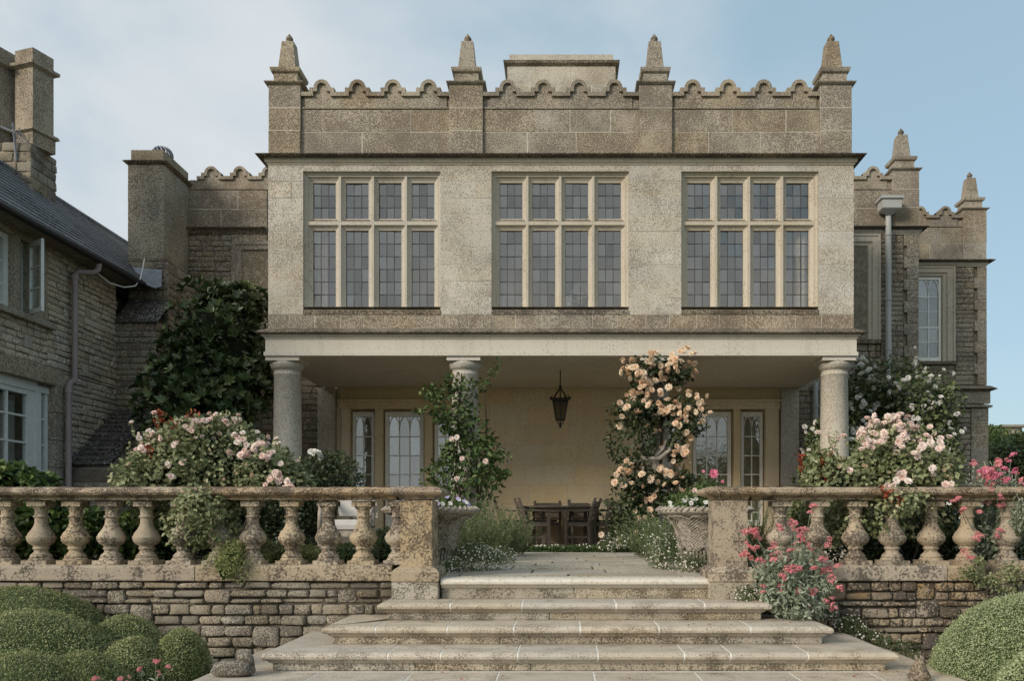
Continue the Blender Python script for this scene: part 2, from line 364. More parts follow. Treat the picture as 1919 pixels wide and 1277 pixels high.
def ashlar(parent, u0, u1, z0, z1, plane, mat, ch=.2715, lr=(.42, .75), face='y', depth=.04, gap=.009, name='ashlar_block', zb=None, core=None):
    bedm = M['mortar']
    if face == 'y': MB().box(u0 + .003, u1 - .003, plane + .0035, plane + depth, z0 + .002, z1 - .002).build('mortar_bed', bedm, parent)
    else: MB().box(plane - depth, plane - .0035, u0 + .003, u1 - .003, z0 + .002, z1 - .002).build('mortar_bed', bedm, parent)
    me = block_mesh(mat); nrow = max(1, round((z1 - z0) / ch)); h = (z1 - z0) / nrow; cnt = 0
    for r in range(nrow):
        a = z0 + r * h; W_ = u1 - u0; L = random.uniform(*lr); n = max(1, round(W_ / L)); cuts = [u0]
        for i in range(1, n): cuts.append(u0 + W_ * (i + (.28 if r % 2 else -.22) + random.uniform(-.08, .08)) / n)
        cuts.append(u1)
        for a0, a1 in zip(cuts[:-1], cuts[1:]):
            g0 = gap / 2 if a0 > u0 else .001; g1 = gap / 2 if a1 < u1 else .001
            put_block(parent, name, me, a0 + g0, a1 - g1, a + gap / 2, a + h - gap / 2, plane, depth, face); cnt += 1
    return cnt
def rubble(parent, u0, u1, z0, z1, plane, mat, hr=(.08, .13), lr=(.15, .34), face='y', depth=.09, gap=.012, name='rubble_stone', holes=(), jit=.007, k=3, tall=.06, lim=None):
    me = rubble_meshes(mat, k=k); z = z0; cnt = 0; out_ = []
    if not holes:
        rc, bm_ = (.034, M['retmortar']) if k > 3 else (.022, M['rubmortar'])
        if face == 'y': MB().box(u0 + .01, u1 - .01, plane + rc, plane + depth, z0 + .01, z1 - .01).build('mortar_bed', bm_, parent)
        else: MB().box(plane - depth, plane - rc, u0 + .01, u1 - .01, z0 + .01, z1 - .01).build('mortar_bed', bm_, parent)
    hs = []
    while z < z1 - .03:
        h = min(random.uniform(*hr), z1 - z)
        if z1 - z - h < hr[0] * .6: h = z1 - z
        hs.append((z, z + h)); z += h
    def fill(a0, b0, c, d):
        u = a0
        while u < b0 - .001:
            L = random.uniform(*lr) * (1.25 if d - c < sum(hr) / 2 else .85); e = min(u + L, b0)
            if b0 - e < lr[0] * .6: e = b0
            segs = [(u, e)]
            for ha, hb, hz0, hz1 in holes:
                if c < hz1 - .01 and d > hz0 + .01: segs = [q for (x, y) in segs for q in ((x, min(y, ha)), (max(x, hb), y)) if q[1] - q[0] > .05]
            out_.extend((x, y, c, d) for x, y in segs); u = e
    i = 0
    while i < len(hs):
        c, d = hs[i]; big_ = []
        if tall and i + 1 < len(hs) and i % 2 == 0:
            d2 = hs[i + 1][1]; u = u0 + random.uniform(.1, .6)
            while u < u1 - .4:
                if random.random() < tall * 5: L = random.uniform(.13, .22); big_.append((u, u + L)); out_.append((u, u + L, c, d2)); u += L
                u += random.uniform(.3, .9)
        for k_, (c_, d_) in enumerate(hs[i:i + (2 if tall and i % 2 == 0 else 1)]):
            x = u0
            for a_, b_ in big_ + [(u1, u1)]: 
                if a_ - x > .03: fill(x, a_, c_, d_)
                x = b_
        i += 2 if tall and i % 2 == 0 else 1
    if k > 3: out_ = [(a, b, c + random.uniform(0, .008), d - random.uniform(0, .008)) for a, b, c, d in out_]
    for a, b, c, d in out_:
        put_block(parent, name, random.choice(me), a + gap / 2, b - gap / 2, c + gap / 2, d - gap / 2, plane, depth, face, jit, tilt=.02 if k > 2 else .01); cnt += 1
    return cnt

# ------------------------------------------------------------ ground and terrace
def struct(name, mb, mat, **k):
    o = mb.build(name, mat, None, **k); o['kind'] = 'structure'; return o
GZ = -.72
struct('ground', MB().box(-400, 400, -400, 600, GZ - 1, GZ), plain('lawn', (.07, .10, .035), 1, .3, scale=3))
struct('terrace_ground', MB().box(-30, 30, 7.16, 32, GZ + .01, -.012), M['soil'])
paving = struct('terrace_paving', MB().box(-3.2, 3.6, 7.17, 13.3, -.011, -.006), M['retmortar'])
fl = block_mesh(M['flag'])
y = 7.18
while y < 13.2:
    dp = random.uniform(.38, .62); x = -1.75 - random.uniform(0, .6)
    while x < 2.3:
        wd = random.uniform(.5, 1.25)
        g = .022
        mobj('flagstone', fl, paving, (x + wd / 2, y + dp / 2, -.012 + random.uniform(0, .006)), (wd - g, dp - g, .03), (0, 0, random.uniform(-.006, .006)))
        x += wd
    y += dp
lflo = struct('loggia_floor', MB().box(-4.7, 4.65, 13.35, 17.6, -.011, .002), M['step'])

# ------------------------------------------------------------ manor house
YF, YB = 13.9, 17.3
house = thing('manor_house', 'limestone manor house with battlemented parapet, three mullioned windows and a columned loggia', 'house', (0, 15, 0))
def hp(mb, name, mat, **k): return mb.build(name, mat, house, **k)
HX0, HX1 = -4.80, 4.735
WCX = (-3.112, -.045, 3.045); WHW = 1.117; WZ0, WZ1 = 3.828, 6.161
# cores
c = MB(); xs = [HX0 + .02] + [v for cx in WCX for v in (cx - WHW, cx + WHW)] + [HX1 - .02]
for i in range(0, 8, 2): c.box(xs[i], xs[i + 1], YF + .036, YF + .3, 3.56, 6.3)
for cx in WCX: c.box(cx - WHW, cx + WHW, YF + .036, YF + .3, 3.56, WZ0 - .02); c.box(cx - WHW, cx + WHW, YF + .036, YF + .3, WZ1 + .001, 6.3)
c.box(HX0 + .02, HX1 - .02, YF + .11, YF + .5, 6.3, 7.2)
hp(c, 'wall_core', M['mortar'])
hp(MB().box(HX0, HX0 + .3, YF + .3, 18, 3.5, 7.2).box(HX1 - .3, HX1, YF + .3, 18, 3.5, 7.2).box(HX0, HX1, YF + .5, 22, 6.5, 6.9), 'side_wall', M['facade'])
for u0, u1 in ((xs[0] - .02, xs[1]), (xs[2], xs[3]), (xs[4], xs[5]), (xs[6], xs[7] + .02)):
    ashlar(house, u0, u1, WZ0, 6.271, YF, M['facade'], lr=(.36, .6))
for cx in WCX: ashlar(house, cx - WHW, cx + WHW, WZ1, 6.271, YF, M['facade'], ch=.11, lr=(.5, .8))
ashlar(house, HX0, HX1, 3.575, WZ0, YF - .002, M['parapet'], ch=.25, lr=(.38, .5))
# ledge and entablature
hp(MB().sweep_u([(-.02, 3.49), (.06, 3.49), (.155, 3.50), (.165, 3.515), (.10, 3.56), (.01, 3.60), (-.02, 3.60)], HX0, HX1, YF, 17.2), 'ledge', M['ledge'])
hp(MB().sweep_u([(-.30, 3.215), (.035, 3.215), (.035, 3.425), (.05, 3.43), (.052, 3.452), (.085, 3.465), (.09, 3.489), (-.3, 3.489)], HX0, HX1, YF, 17.2), 'frieze', M['entab'])
hp(MB().sweep_u([(-.30, 3.150), (.055, 3.150), (.055, 3.213), (-.3, 3.213)], HX0, HX1, YF, 17.2), 'architrave', M['entab'])
hp(MB().box(HX0 + .29, HX1 - .29, YF + .25, YF + .62, 3.152, 3.5).box(HX0 + .29, HX0 + .62, YF + .6, 17.2, 3.153, 3.5).box(HX1 - .62, HX1 - .29, YF + .6, 17.2, 3.153, 3.5), 'beam', M['loggia'])
hp(MB().box(HX0 + .3, HX1 - .3, YF + .3, 17.4, 3.205, 3.4), 'ceiling', M['ceil'])
# main cornice
def cornice(prof_o, z, x0, x1, yf, yb, mat='ledge', mat2='frame'):
    hp(MB().sweep_u([(-.02, z + .085), (.045, z + .085), (.15, z + .105), (.165, z + .12), (.09, z + .155), (-.02, z + .17)], x0, x1, yf, yb), 'cornice', M[mat])
    hp(MB().sweep_u([(-.02, z), (.012, z), (.018, z + .02), (.04, z + .032), (.045, z + .06), (.055, z + .084), (-.02, z + .084)], x0, x1, yf, yb), 'bed_mould', M[mat2])
cornice(None, 6.272, HX0, HX1, YF, 17.6)
# parapet pieces
PW = .578
def merlon_mesh(mat):
    oc = [(-PW / 2, 0), (-.2, 0), (-.2, .07), (-.133, .07)]; ic = [(-PW / 2, -.065), (-.14, -.065), (-.14, .008), (-.078, .008)]
    n = 10
    for i in range(n + 1):
        a = math.pi - math.pi * i / n
        oc.append((.133 * math.cos(a), .07 + .133 * math.sin(a))); ic.append((.078 * math.cos(a), .07 + .078 * math.sin(a)))
    oc += [(.133, .07), (.2, .07), (.2, 0), (PW / 2, 0)]; ic += [(.078, .008), (.14, .008), (.14, -.065), (PW / 2, -.065)]
    mb = MB(); sl = [(-PW / 2, -.26)] + [(x, z - .006) for x, z in oc] + [(PW / 2, -.26)]
    mb.poly(sl, .008, .2)
    k = len(oc); vs = []
    for yy in (-.035, .23):
        vs += [(x, yy, z) for x, z in oc]; vs += [(x, yy, z) for x, z in ic]
    fs = []
    for i in range(k - 1):
        fs += [(i, i + 1, k + i + 1, k + i), (2 * k + i + 1, 2 * k + i, 3 * k + i, 3 * k + i + 1), (i, 2 * k + i, 2 * k + i + 1, i + 1), (k + i, k + i + 1, 3 * k + i + 1, 3 * k + i)]
    fs += [(0, k, 3 * k, 2 * k), (k - 1, 3 * k - 1, 4 * k - 1, 2 * k - 1)]
    mb.add(vs, fs)
    m = bpy.data.meshes.new('merlon'); m.from_pydata(mb.v, [], mb.f); m.materials.append(mat); m.validate()
    import bmesh
    bm = bmesh.new(); bm.from_mesh(m); bmesh.ops.recalc_face_normals(bm, faces=bm.faces); bm.to_mesh(m); bm.free()
    return m
MER = merlon_mesh(M['parapet'])
def pinnacle(cx, y, z, s=1.0):
    """die with two caps at the top of a pilaster, its obelisk and orb"""
    p = MB()
    p.sweep_r([(-.26, z), (0, z), (.02, z + .01), (.045, z + .03), (.05, z + .045), (.0, z + .06), (-.1, z + .065)], cx - .27, cx + .27, y, y + .56)
    p.box(cx - .195, cx + .195, y + .07, y + .46, z + .06, z + .225)
    p.sweep_r([(-.2, z + .225), (0, z + .225), (.03, z + .24), (.04, z + .265), (.045, z + .305), (-.2, z + .312)], cx - .2, cx + .2, y + .065, y + .465)
    o = p.build('pinnacle_die', M['parapet'], house)
    yc = y + .27; zz = z + .31; b, tp, h = .148, .098, .50
    q = MB(); vs = [(cx + a * r, yc + e * r, zz + k) for r, k in ((b, 0), (tp, h)) for a, e in ((-1, -1), (1, -1), (1, 1), (-1, 1))]
    q.add(vs, [(0, 3, 2, 1), (4, 5, 6, 7), (0, 1, 5, 4), (1, 2, 6, 5), (2, 3, 7, 6), (3, 0, 4, 7)])
    q.build('obelisk', M['parapet'], o, bevel=.006)
    MB().lathe([(.02, 0), (.05, .012), (.03, .03), (.06, .065), (.062, .085), (.045, .115), (.018, .15), (.004, .17)], (cx, yc, zz + h - .002), 12).build('finial', M['ledge'], o, smooth=True)
def parapet_bay(x0, x1, y, z0, zs, n, mat='parapet', cx=None):
    """panel of ashlar, string, then n scalloped merlons"""
    ashlar(house, x0, x1, z0, zs, y, M[mat], ch=.385, lr=(.7, 1.1), depth=.11)
    hp(MB().sweep_line([(-.1, zs), (.012, zs + .002), (.03, zs + .012), (.03, zs + .03), (-.1, zs + .03)], x0, x1, y + .012), 'string_course', M['parapet'])
    zb = zs + .03; zt = zs + .276
    c0 = (x0 + x1) / 2 - PW * (n - 1) / 2 if cx is None else cx
    for i in range(n): mobj('merlon', MER, house, (c0 + i * PW, y + .0, zt))
    lo, hi = c0 - PW / 2, c0 + PW * (n - .5)
    e = MB()
    for a, b in ((x0, lo), (hi, x1)):
        if b - a > .01: e.box(a, b - .001, y + .03, y + .2, zb, zt - .005); e.box(a, b - .001, y - .035, y + .23, zt - .065, zt)
    e.box(x0, x1, y + .028, y + .2, zb - .001, zt - .262)
    if e.v: e.build('parapet_coping', M['parapet'], house)
PIL = [(-4.78, -4.262), (-1.843, -1.303), (1.24, 1.775), (4.173, 4.69)]
for a, b in PIL:
    ashlar(house, a, b, 6.44, 7.55, YF - .05, M['parapet'], ch=.37, lr=(.6, .9), depth=.5, gap=.006)
    pinnacle((a + b) / 2, YF - .055, 7.548)
for i in range(3): parapet_bay(PIL[i][1] + .001, PIL[i + 1][0] - .001, YF, 6.44, 7.17, 4)
# rooftop block behind
ashlar(house, -1.17, 1.11, 8.9, 10.06, 18, M['facade'], ch=.38, lr=(.7, 1.0), depth=.3)
hp(MB().box(-1.16, 1.10, 18.2, 19.2, 6.5, 10.06).box(-1.16, 1.10, 18.05, 18.3, 6.5, 8.9), 'rooftop_block', M['facade'])
hp(MB().sweep_r([(-.3, 10.06), (.0, 10.06), (.07, 10.10), (.085, 10.15), (.0, 10.17), (-.3, 10.17)], -1.17, 1.11, 18, 19.2), 'rooftop_cornice', M['ledge'])
hp(MB().box(-1.13, 1.06, 18.02, 19.1, 10.17, 10.32), 'rooftop_cap', M['facade'])

# mullioned windows
pane_me = MB().box(-.5, .5, -.5, .5, -.5, .5).mesh('pane', M['glass'])
for wi, cx in enumerate(WCX):
    f = MB(); x0, x1 = cx - WHW, cx + WHW
    f.rings((x0, x1, WZ0 + .13, WZ1), (x0 + .028, x1 - .028, WZ0 + .13, WZ1 - .04), [(0, YF + .005), (0, YF + .045), (.6, YF + .05), (1, YF + .075)])
    cells = []
    gx0 = cx - 2 * .54
    for i in range(4):
        lx = gx0 + .54 * (i + .5)
        for zl0, zl1, zc0, zc1 in ((3.99, 5.247, 3.955, 5.325), (5.437, 6.03, 5.365, 6.119)):
            outer = (lx - .262, lx + .262, zc0, zc1); inner = (lx - .187, lx + .187, zl0, zl1)
            f.rings(outer, inner, [(0, YF + .072), (.14, YF + .072), (.2, YF + .098), (.75, YF + .135), (.85, YF + .135), (1, YF + .14), (1, YF + .2)])
            cells.append((lx, zl0, zl1))
    # noses of mullions, transom, head and jambs
    for i in range(5): f.box(gx0 + .54 * i - .019, gx0 + .54 * i + .019, YF + .071, YF + .12, 3.95, 6.125)
    f.box(gx0, gx0 + 2.16, YF + .0725, YF + .12, 5.323, 5.367)
    f.box(x0 + .001, gx0 - .018, YF + .0715, YF + .25, 3.9, 6.16); f.box(gx0 + 2.178, x1 - .001, YF + .0715, YF + .25, 3.9, 6.16)
    f.box(gx0 - .01, gx0 + 2.17, YF + .074, YF + .25, 6.118, 6.16)
    win = f.build('window', M['frame'], house)
    s_ = MB(); s_.add([(x0 - .0, YF - .012, WZ0 + .002), (x1, YF - .012, WZ0 + .002), (x1, YF - .012, WZ0 + .07), (x0, YF - .012, WZ0 + .07), (x0, YF + .2, WZ0 + .002), (x1, YF + .2, WZ0 + .002), (x1, YF + .2, WZ0 + .162), (x0, YF + .2, WZ0 + .162)],
        [(0, 1, 2, 3), (3, 2, 6, 7), (4, 7, 6, 5), (0, 3, 7, 4), (1, 5, 6, 2), (0, 4, 5, 1)])
    s_.build('window_sill', M['ledge'], win)
    t_ = MB(); t_.add([(gx0 + .02, YF + .074, 5.36), (gx0 + 2.14, YF + .074, 5.36), (gx0 + 2.14, YF + .15, 5.436), (gx0 + .02, YF + .15, 5.436), (gx0 + .02, YF + .15, 5.36), (gx0 + 2.14, YF + .15, 5.36)], [(0, 1, 2, 3), (0, 4, 5, 1), (3, 2, 5, 4), (0, 3, 4), (1, 5, 2)])
    t_.build('transom_top', M['ledge'], win)
    ld = MB()
    for lx, z0, z1 in cells:
        nr = 6 if z1 - z0 > 1 else 3
        for k in range(3):
            for r in range(nr):
                hx = .374 / 3; hz = (z1 - z0) / nr
                mobj('pane', pane_me, win, (lx - .187 + hx * (k + .5), YF + .178, z0 + hz * (r + .5)), (hx - .006, .004, hz - .006),
                     (random.gauss(0, .024), 0, random.gauss(0, .028)))
        for k in range(1, 3): ld.box(lx - .187 + .374 * k / 3 - .005, lx - .187 + .374 * k / 3 + .005, YF + .170, YF + .185, z0, z1)
        for r in range(1, nr): ld.box(lx - .187, lx + .187, YF + .1705, YF + .1845, z0 + (z1 - z0) * r / nr - .0055, z0 + (z1 - z0) * r / nr + .0055)
        ld.box(lx - .187, lx - .181, YF + .17, YF + .185, z0, z1); ld.box(lx + .181, lx + .187, YF + .17, YF + .185, z0, z1)
    ld.build('lead_bars', M['lead'], win)
# rooms behind the windows: back wall, ceiling, floor, light curtains
hp(MB().box(HX0 + .31, HX1 - .31, 15.6, 15.7, 3.52, 6.3).box(HX0 + .31, HX1 - .31, YF + .31, 15.6, 6.25, 6.3).box(HX0 + .31, HX1 - .31, YF + .31, 15.6, 3.51, 3.55), 'room_wall', M['room'])
def curtain(x0, x1, y, z0, z1, n=9, amp=.03, mat='curtain', name='curtain', parent=None):
    mb = MB(); k = n * 4
    for i in range(k + 1):
        x = x0 + (x1 - x0) * i / k; mb.v += [(x, y + amp * math.sin(i * math.pi / 2), z0), (x, y + amp * math.sin(i * math.pi / 2), z1)]
    mb.f = [(2 * i, 2 * i + 2, 2 * i + 3, 2 * i + 1) for i in range(k)]
    return mb.build(name, M[mat], parent or house)
curtain(-4.2, -3.90, YF + .28, 3.7, 5.3, 4); curtain(-1.12, -.98, YF + .3, 3.7, 4.8, 2); curtain(3.86, 4.12, YF + .28, 3.7, 5.3, 3); curtain(-1.98 - .1, -1.98, YF + .4, 3.7, 4.6, 2)

vt = thing('flower_vase', 'vase of white flowers standing inside the middle upper window', 'vase', (X(1080, 14.4), 14.45, 3.93))
MB().lathe([(.04, 0), (.07, .05), (.05, .14), (.06, .16)], (X(1080, 14.4), 14.45, 3.93), 14).build('vase_body', M['cream'], vt, smooth=True)
MB().box(-1.2, .9, 14.3, 14.7, 3.55, 3.925).build('window_seat', M['curtain'], house)
# loggia columns
for cx in (-4.567, -1.618, 1.535, 4.5):
    col = MB().lathe([(.30, 0), (.30, .08), (.27, .10), (.27, .14), (.235, .17), (.235, .9), (.228, 1.8), (.214, 2.86), (.225, 2.87), (.226, 2.885), (.214, 2.90), (.214, 2.955), (.235, 2.96), (.255, 2.985), (.272, 3.02), (.278, 3.05), (.270, 3.075)], (cx, YF + .26, .002), 40).build('column', M['column'], house, smooth=True)
    MB().box(cx - .275, cx + .275, YF - .015, YF + .535, 3.079, 3.149).build('abacus', M['entab'], col, bevel=.005)

# loggia back wall
hp(MB().box(-4.9, 4.85, YB + .27, YB + .5, 0, 3.4), 'back_wall_core', M['loggia'])
SB = F / YB
def bx(px): return X(px, YB)
def bz(py): return Z(py, YB)
# openings: (x0,x1) of frames, bottom z, top z
OPEN = [(bx(658.5), bx(699.5), 2, 'side'), (bx(720), bx(792.5), 3, 'door'), (bx(813), bx(854), 2, 'side'), (bx(1248), bx(1289), 2, 'side'), (bx(1299.5), bx(1372), 3, 'door'), (bx(1390.5), bx(1431.5), 2, 'side')]
OPEN[3] = (bx(1240), bx(1280), 2, 'side')
DT = bz(771.5); ST = bz(1005)
xs = [bx(640)]
edges = [bx(640)] + [v for o in OPEN for v in (o[0] - .03, o[1] + .03)] + [bx(1460)]
w_ = [(bx(855.5) + .02, bx(1238) - .03)]
ashlar(house, w_[0][0] + .1, w_[0][1] - .1, 0, 3.2, YB, M['loggia'], ch=.40, lr=(.7, 1.15), depth=.26, gap=.004)
for i in range(0, len(edges), 2):
    a, b = edges[i], edges[i + 1]
    if i == 6: continue
    hp(MB().box(a, b, YB - .02, YB + .26, 0, DT + .06), 'door_jamb', M['loggia'], bevel=.01)
for a, b in ((bx(855.5) + .0, w_[0][0] + .1), (w_[0][1] - .1, bx(1239))): hp(MB().box(a, b, YB - .02, YB + .26, 0, DT + .06), 'door_jamb', M['loggia'], bevel=.01)
for a, b in ((bx(636), bx(858)), (bx(1236), bx(1462))):
    hp(MB().box(a, b, YB - .03, YB + .26, DT + .05, DT + .23), 'door_lintel', M['loggia'], bevel=.012)
    hp(MB().box(a, b, YB - .0, YB + .26, DT + .232, 3.2), 'wall_band', M['loggia'])
    hp(MB().sweep_line([(-.05, DT + .19), (.05, DT + .195), (.06, DT + .232), (-.05, DT + .235)], a - .02, b + .02, YB - .03), 'door_hood', M['loggia'])
for x0, x1, k, kind in OPEN:
    z0 = .03 if kind == 'door' else .36
    f = MB(); fw = .075 if kind == 'door' else .06
    yy = YB + .10
    f.box(x0, x0 + fw, yy, yy + .06, z0, DT); f.box(x1 - fw, x1, yy, yy + .06, z0, DT); f.box(x0 + fw, x1 - fw, yy, yy + .06, DT - .1, DT); f.box(x0 + fw, x1 - fw, yy, yy + .06, z0, z0 + (.12 if kind == 'side' else .1))
    gl0, gl1 = x0 + fw, x1 - fw; pw = (gl1 - gl0) / k; za = bz(818); ztop = DT - .1
    rows = [bz(v) for v in (818, 854, 889.5, 925, 961)]
    if kind == 'door': f.box(gl0, gl1, yy, yy + .055, z0 + .1, bz(965))
    rows = [r for r in rows if r > z0 + .15]
    for r in rows: f.box(gl0, gl1, yy + .01, yy + .05, r - .011, r + .011)
    for i in range(1, k): f.box(gl0 + pw * i - .011, gl0 + pw * i + .011, yy + .011, yy + .049, z0 + .1, za + .02)
    for i in range(k):                                  # pointed gothic heads
        c0 = gl0 + pw * i; zsp = za + .12; H_ = ztop - zsp
        for sg in (0, 1):
            pts = []
            for j in range(7):
                t = j / 6; xx = (pw / 2) * (1 - math.cos(t * math.pi / 2) ** 1.0) if False else (pw / 2) * (1 - math.sqrt(max(0, 1 - (t * .98) ** 2)))
                zz = zsp + H_ * t
                pts.append((c0 + (xx if sg == 0 else pw - xx), yy + .03, zz))
            for a, b in zip(pts[:-1], pts[1:]): f.beam(a, b, .018, .036, up=(0, 1, 0))
        f.box(c0 - .009, c0 + .009, yy + .012, yy + .048, za, zsp + .01)
    dr = f.build('glazed_door' if kind == 'door' else 'sidelight', M['cream'], house)
    zz = [bz(965) if kind == 'door' else z0 + .1] + sorted(rows) + [ztop]
    zz = sorted(set(round(v, 3) for v in zz))
    for a, b in zip(zz[:-1], zz[1:]):
        if b - a < .08: continue
        for i in range(k): MB().box(gl0 + pw * i + .008, gl0 + pw * (i + 1) - .008, yy + .028, yy + .032, a + .008, b - .008 if b < ztop - .01 else b).build('pane', M['dglass'], dr)
    if kind == 'door': MB().lathe([(.012, 0), (.012, .05), (.026, .06), (.028, .08), (.01, .095)], (0, 0, 0), 10).build('door_knob', M['iron'], dr, loc=(x1 - .04, yy - .01, 1.05))
# pilasters and rubble ends of the loggia
for a, b in ((bx(597), bx(629.5)), (bx(1462), bx(1495))):
    ashlar(house, a, b, 0, 3.15, YB - .1, M['column'], ch=.62, lr=(2, 3), depth=.33, gap=.004)
for a, b in ((bx(630), bx(640)), (bx(1456), bx(1461))): hp(MB().box(a, b, YB + .05, YB + .3, 0, 3.2), 'reveal_strip', M['loggia'])
rubble(house, bx(1496), bx(1519), 0, 3.3, YB, M['rubble'], hr=(.10, .16))
rubble(house, bx(490), bx(596), 0.8, 3.3, YB, M['rubble'], hr=(.10, .16))
hp(MB().box(bx(470), bx(599), YB + .053, YB + .26, 0, 6.3), 'rubble_core', M['rubmortar']); hp(MB().box(bx(1494), bx(1722) - .02, YB + .053, YB + .6, 0, 6.35), 'rubble_core', M['rubmortar'])
hp(MB().box(bx(1535), bx(1600), YB - .02, YB + .1, 0, 3.9).box(bx(1496), bx(1600), YB - .03, YB + .1, 3.1, 3.3), 'quoin_strip', M['wingash'])

# right wing, nearer bay
ashlar(house, bx(1599), bx(1671), 6.44, 7.17, YB, M['parapet'], ch=.385, lr=(.5, .8), depth=.11)
hp(MB().sweep_line([(-.1, 7.17), (.012, 7.172), (.03, 7.185), (.03, 7.2), (-.1, 7.2)], bx(1560), bx(1671), YB + .012), 'string_course', M['parapet'])
for px in (1582, 1635.5): mobj('merlon', MER, house, (bx(px), YB, 7.446))
hp(MB().box(bx(1635.5) + PW / 2 + .001, bx(1671), YB + .03, YB + .2, 7.2, 7.44).box(bx(1635.5) + PW / 2 + .001, bx(1671), YB - .035, YB + .23, 7.38, 7.446), 'parapet_coping', M['parapet'])
ashlar(house, bx(1671), bx(1721), 6.44, 7.55, YB - .05, M['parapet'], ch=.37, lr=(.6, .9), depth=.5, gap=.006); pinnacle((bx(1671) + bx(1721)) / 2, YB - .055, 7.548)
cornice(None, 6.272, bx(1590), bx(1721), YB, 20.5)
hp(MB().box(bx(1540), bx(1722) - .01, YB + .3, 22, 3, 7.1).box(bx(1540), bx(1722) - .01, YB + .12, YB + .4, 6.3, 7.17), 'wing_core', M['rubmortar'])
bxz = MB()
# blind window of the nearer bay
o_ = (bx(1560), bx(1650), bz(638), bz(438)); i_ = (bx(1570), bx(1626), bz(636), bz(462))
bxz.rings(o_, i_, [(0, YB + .07), (0, YB - .03), (.18, YB - .03), (.2, YB - .01), (.62, YB - .01), (.66, YB + .02), (.9, YB + .03), (1, YB + .09)])
hp(bxz, 'blind_window_frame', M['frame'])
hp(MB().box(bx(1560), bx(1640), YB + .085, YB + .2, bz(640), bz(440)), 'blind_window_panel', M['wingash'])
hp(MB().box(bx(1590), bx(1651), YB - .07, YB + .1, bz(645), bz(637.5)), 'window_sill', M['ledge'])
rubble(house, bx(1650.5), bx(1694), bz(690), 6.27, YB, M['rubble'], hr=(.085, .15), lr=(.2, .42))
z = bz(690); k_ = 0
for ztop in np.linspace(bz(690), 6.27, 13)[1:]:
    u0 = bx(1694) if k_ % 2 else bx(1700); k_ += 1
    put_block(house, 'quoin', block_mesh(M['wingash']), u0, bx(1721.5), z + .003, ztop - .003, YB - .005, .14, 'y'); z = ztop
rubble(house, bx(1519), bx(1721), bz(690), bz(645), YB, M['rubble'], hr=(.1, .14), holes=[(bx(1650), bx(1722), 0, 9)])
hp(MB().sweep_u([(-.02, 3.48), (.08, 3.48), (.12, 3.52), (.05, 3.58), (-.02, 3.60)], bx(1605), bx(1722), YB, 19), 'string_ledge', M['ledge'])
hp(MB().sweep_u([(-.02, 3.1), (.02, 3.1), (.04, 3.15), (.04, 3.47), (-.02, 3.47)], bx(1519), bx(1722), YB, 19), 'wing_band', M['wingash'])
rubble(house, bx(1540), bx(1722), 0, 3.1, YB, M['rubble'], hr=(.10, .16), lr=(.25, .5))
# right wing, farther bay
YC = 19.5
def cx_(px): return X(px, YC)
def cz_(py): return Z(py, YC)
hp(MB().box(bx(1722) - .3, cx_(1849) - .02, YC + .35, 24, 0, 7.1).box(cx_(1768), cx_(1849) - .02, YC + .07, YC + .36, 0, 7.1).box(bx(1722) - .3, cx_(1768), YC + .07, YC + .36, 0, cz_(677)).box(bx(1722) - .3, cx_(1768), YC + .07, YC + .36, cz_(517), 7.1), 'far_wing_core', M['rubmortar'])
xa, xb, xe = cx_(1700), cx_(1803.5), cx_(1847)
ashlar(house, xa, xb, 6.44, 7.17, YC, M['parapet'], ch=.385, lr=(.5, .8), depth=.11)
hp(MB().sweep_line([(-.1, 7.17), (.012, 7.172), (.03, 7.185), (.03, 7.2), (-.1, 7.2)], xa, xb, YC + .012), 'string_course', M['parapet'])
for px in (1723.5, 1771): mobj('merlon', MER, house, (cx_(px), YC, 7.446))
hp(MB().box(cx_(1771) + PW / 2 + .001, xb, YC + .03, YC + .2, 7.2, 7.44).box(cx_(1771) + PW / 2 + .001, xb, YC - .035, YC + .23, 7.38, 7.446), 'parapet_coping', M['parapet'])
ashlar(house, xb, xe, 6.44, 7.55, YC - .05, M['parapet'], ch=.37, lr=(.6, .9), depth=.5, gap=.006); pinnacle((xb + xe) / 2, YC - .055, 7.548)
cornice(None, 6.272, xa, xe, YC, 23)
wx0, wx1 = cx_(1700), cx_(1766)
wf = MB().rings((cx_(1690), cx_(1790), cz_(678), cz_(500)), (wx0, wx1, cz_(676), cz_(518)), [(0, YC + .08), (0, YC - .03), (.15, YC - .03), (.2, YC - .01), (.6, YC - .01), (.66, YC + .02), (.92, YC + .03), (1, YC + .12)])
wo = hp(wf, 'sash_window', M['frame'])
f = MB(); zt, zb_ = cz_(518), cz_(676); yy = YC + .07; fw = .055
f.box(wx0, wx0 + fw, yy, yy + .06, zb_, zt); f.box(wx1 - fw, wx1, yy, yy + .06, zb_, zt); f.box(wx0 + fw, wx1 - fw, yy, yy + .06, zt - .06, zt); f.box(wx0 + fw, wx1 - fw, yy, yy + .06, zb_, zb_ + .09)
g0, g1 = wx0 + fw, wx1 - fw; k = 3; pw = (g1 - g0) / k; rws = [cz_(v) for v in (556, 583, 613, 641)]
for j, r in enumerate(rws): f.box(g0, g1, yy + .01, yy + .05, r - (.02 if j == 2 else .01), r + (.02 if j == 2 else .01))
for i in range(1, k): f.box(g0 + pw * i - .01, g0 + pw * i + .01, yy + .011, yy + .049, zb_ + .09, rws[0] + .15)
for i in range(k):
    for sg in (0, 1):
        pts = []
        for j in range(7):
            t = j / 6; xx = (pw / 2) * (1 - math.sqrt(max(0, 1 - (t * .98) ** 2))); pts.append((g0 + pw * i + (xx if sg == 0 else pw - xx), yy + .03, rws[0] + .1 + (zt - .06 - rws[0] - .1) * t))
        for a, b in zip(pts[:-1], pts[1:]): f.beam(a, b, .02, .036, up=(0, 1, 0))
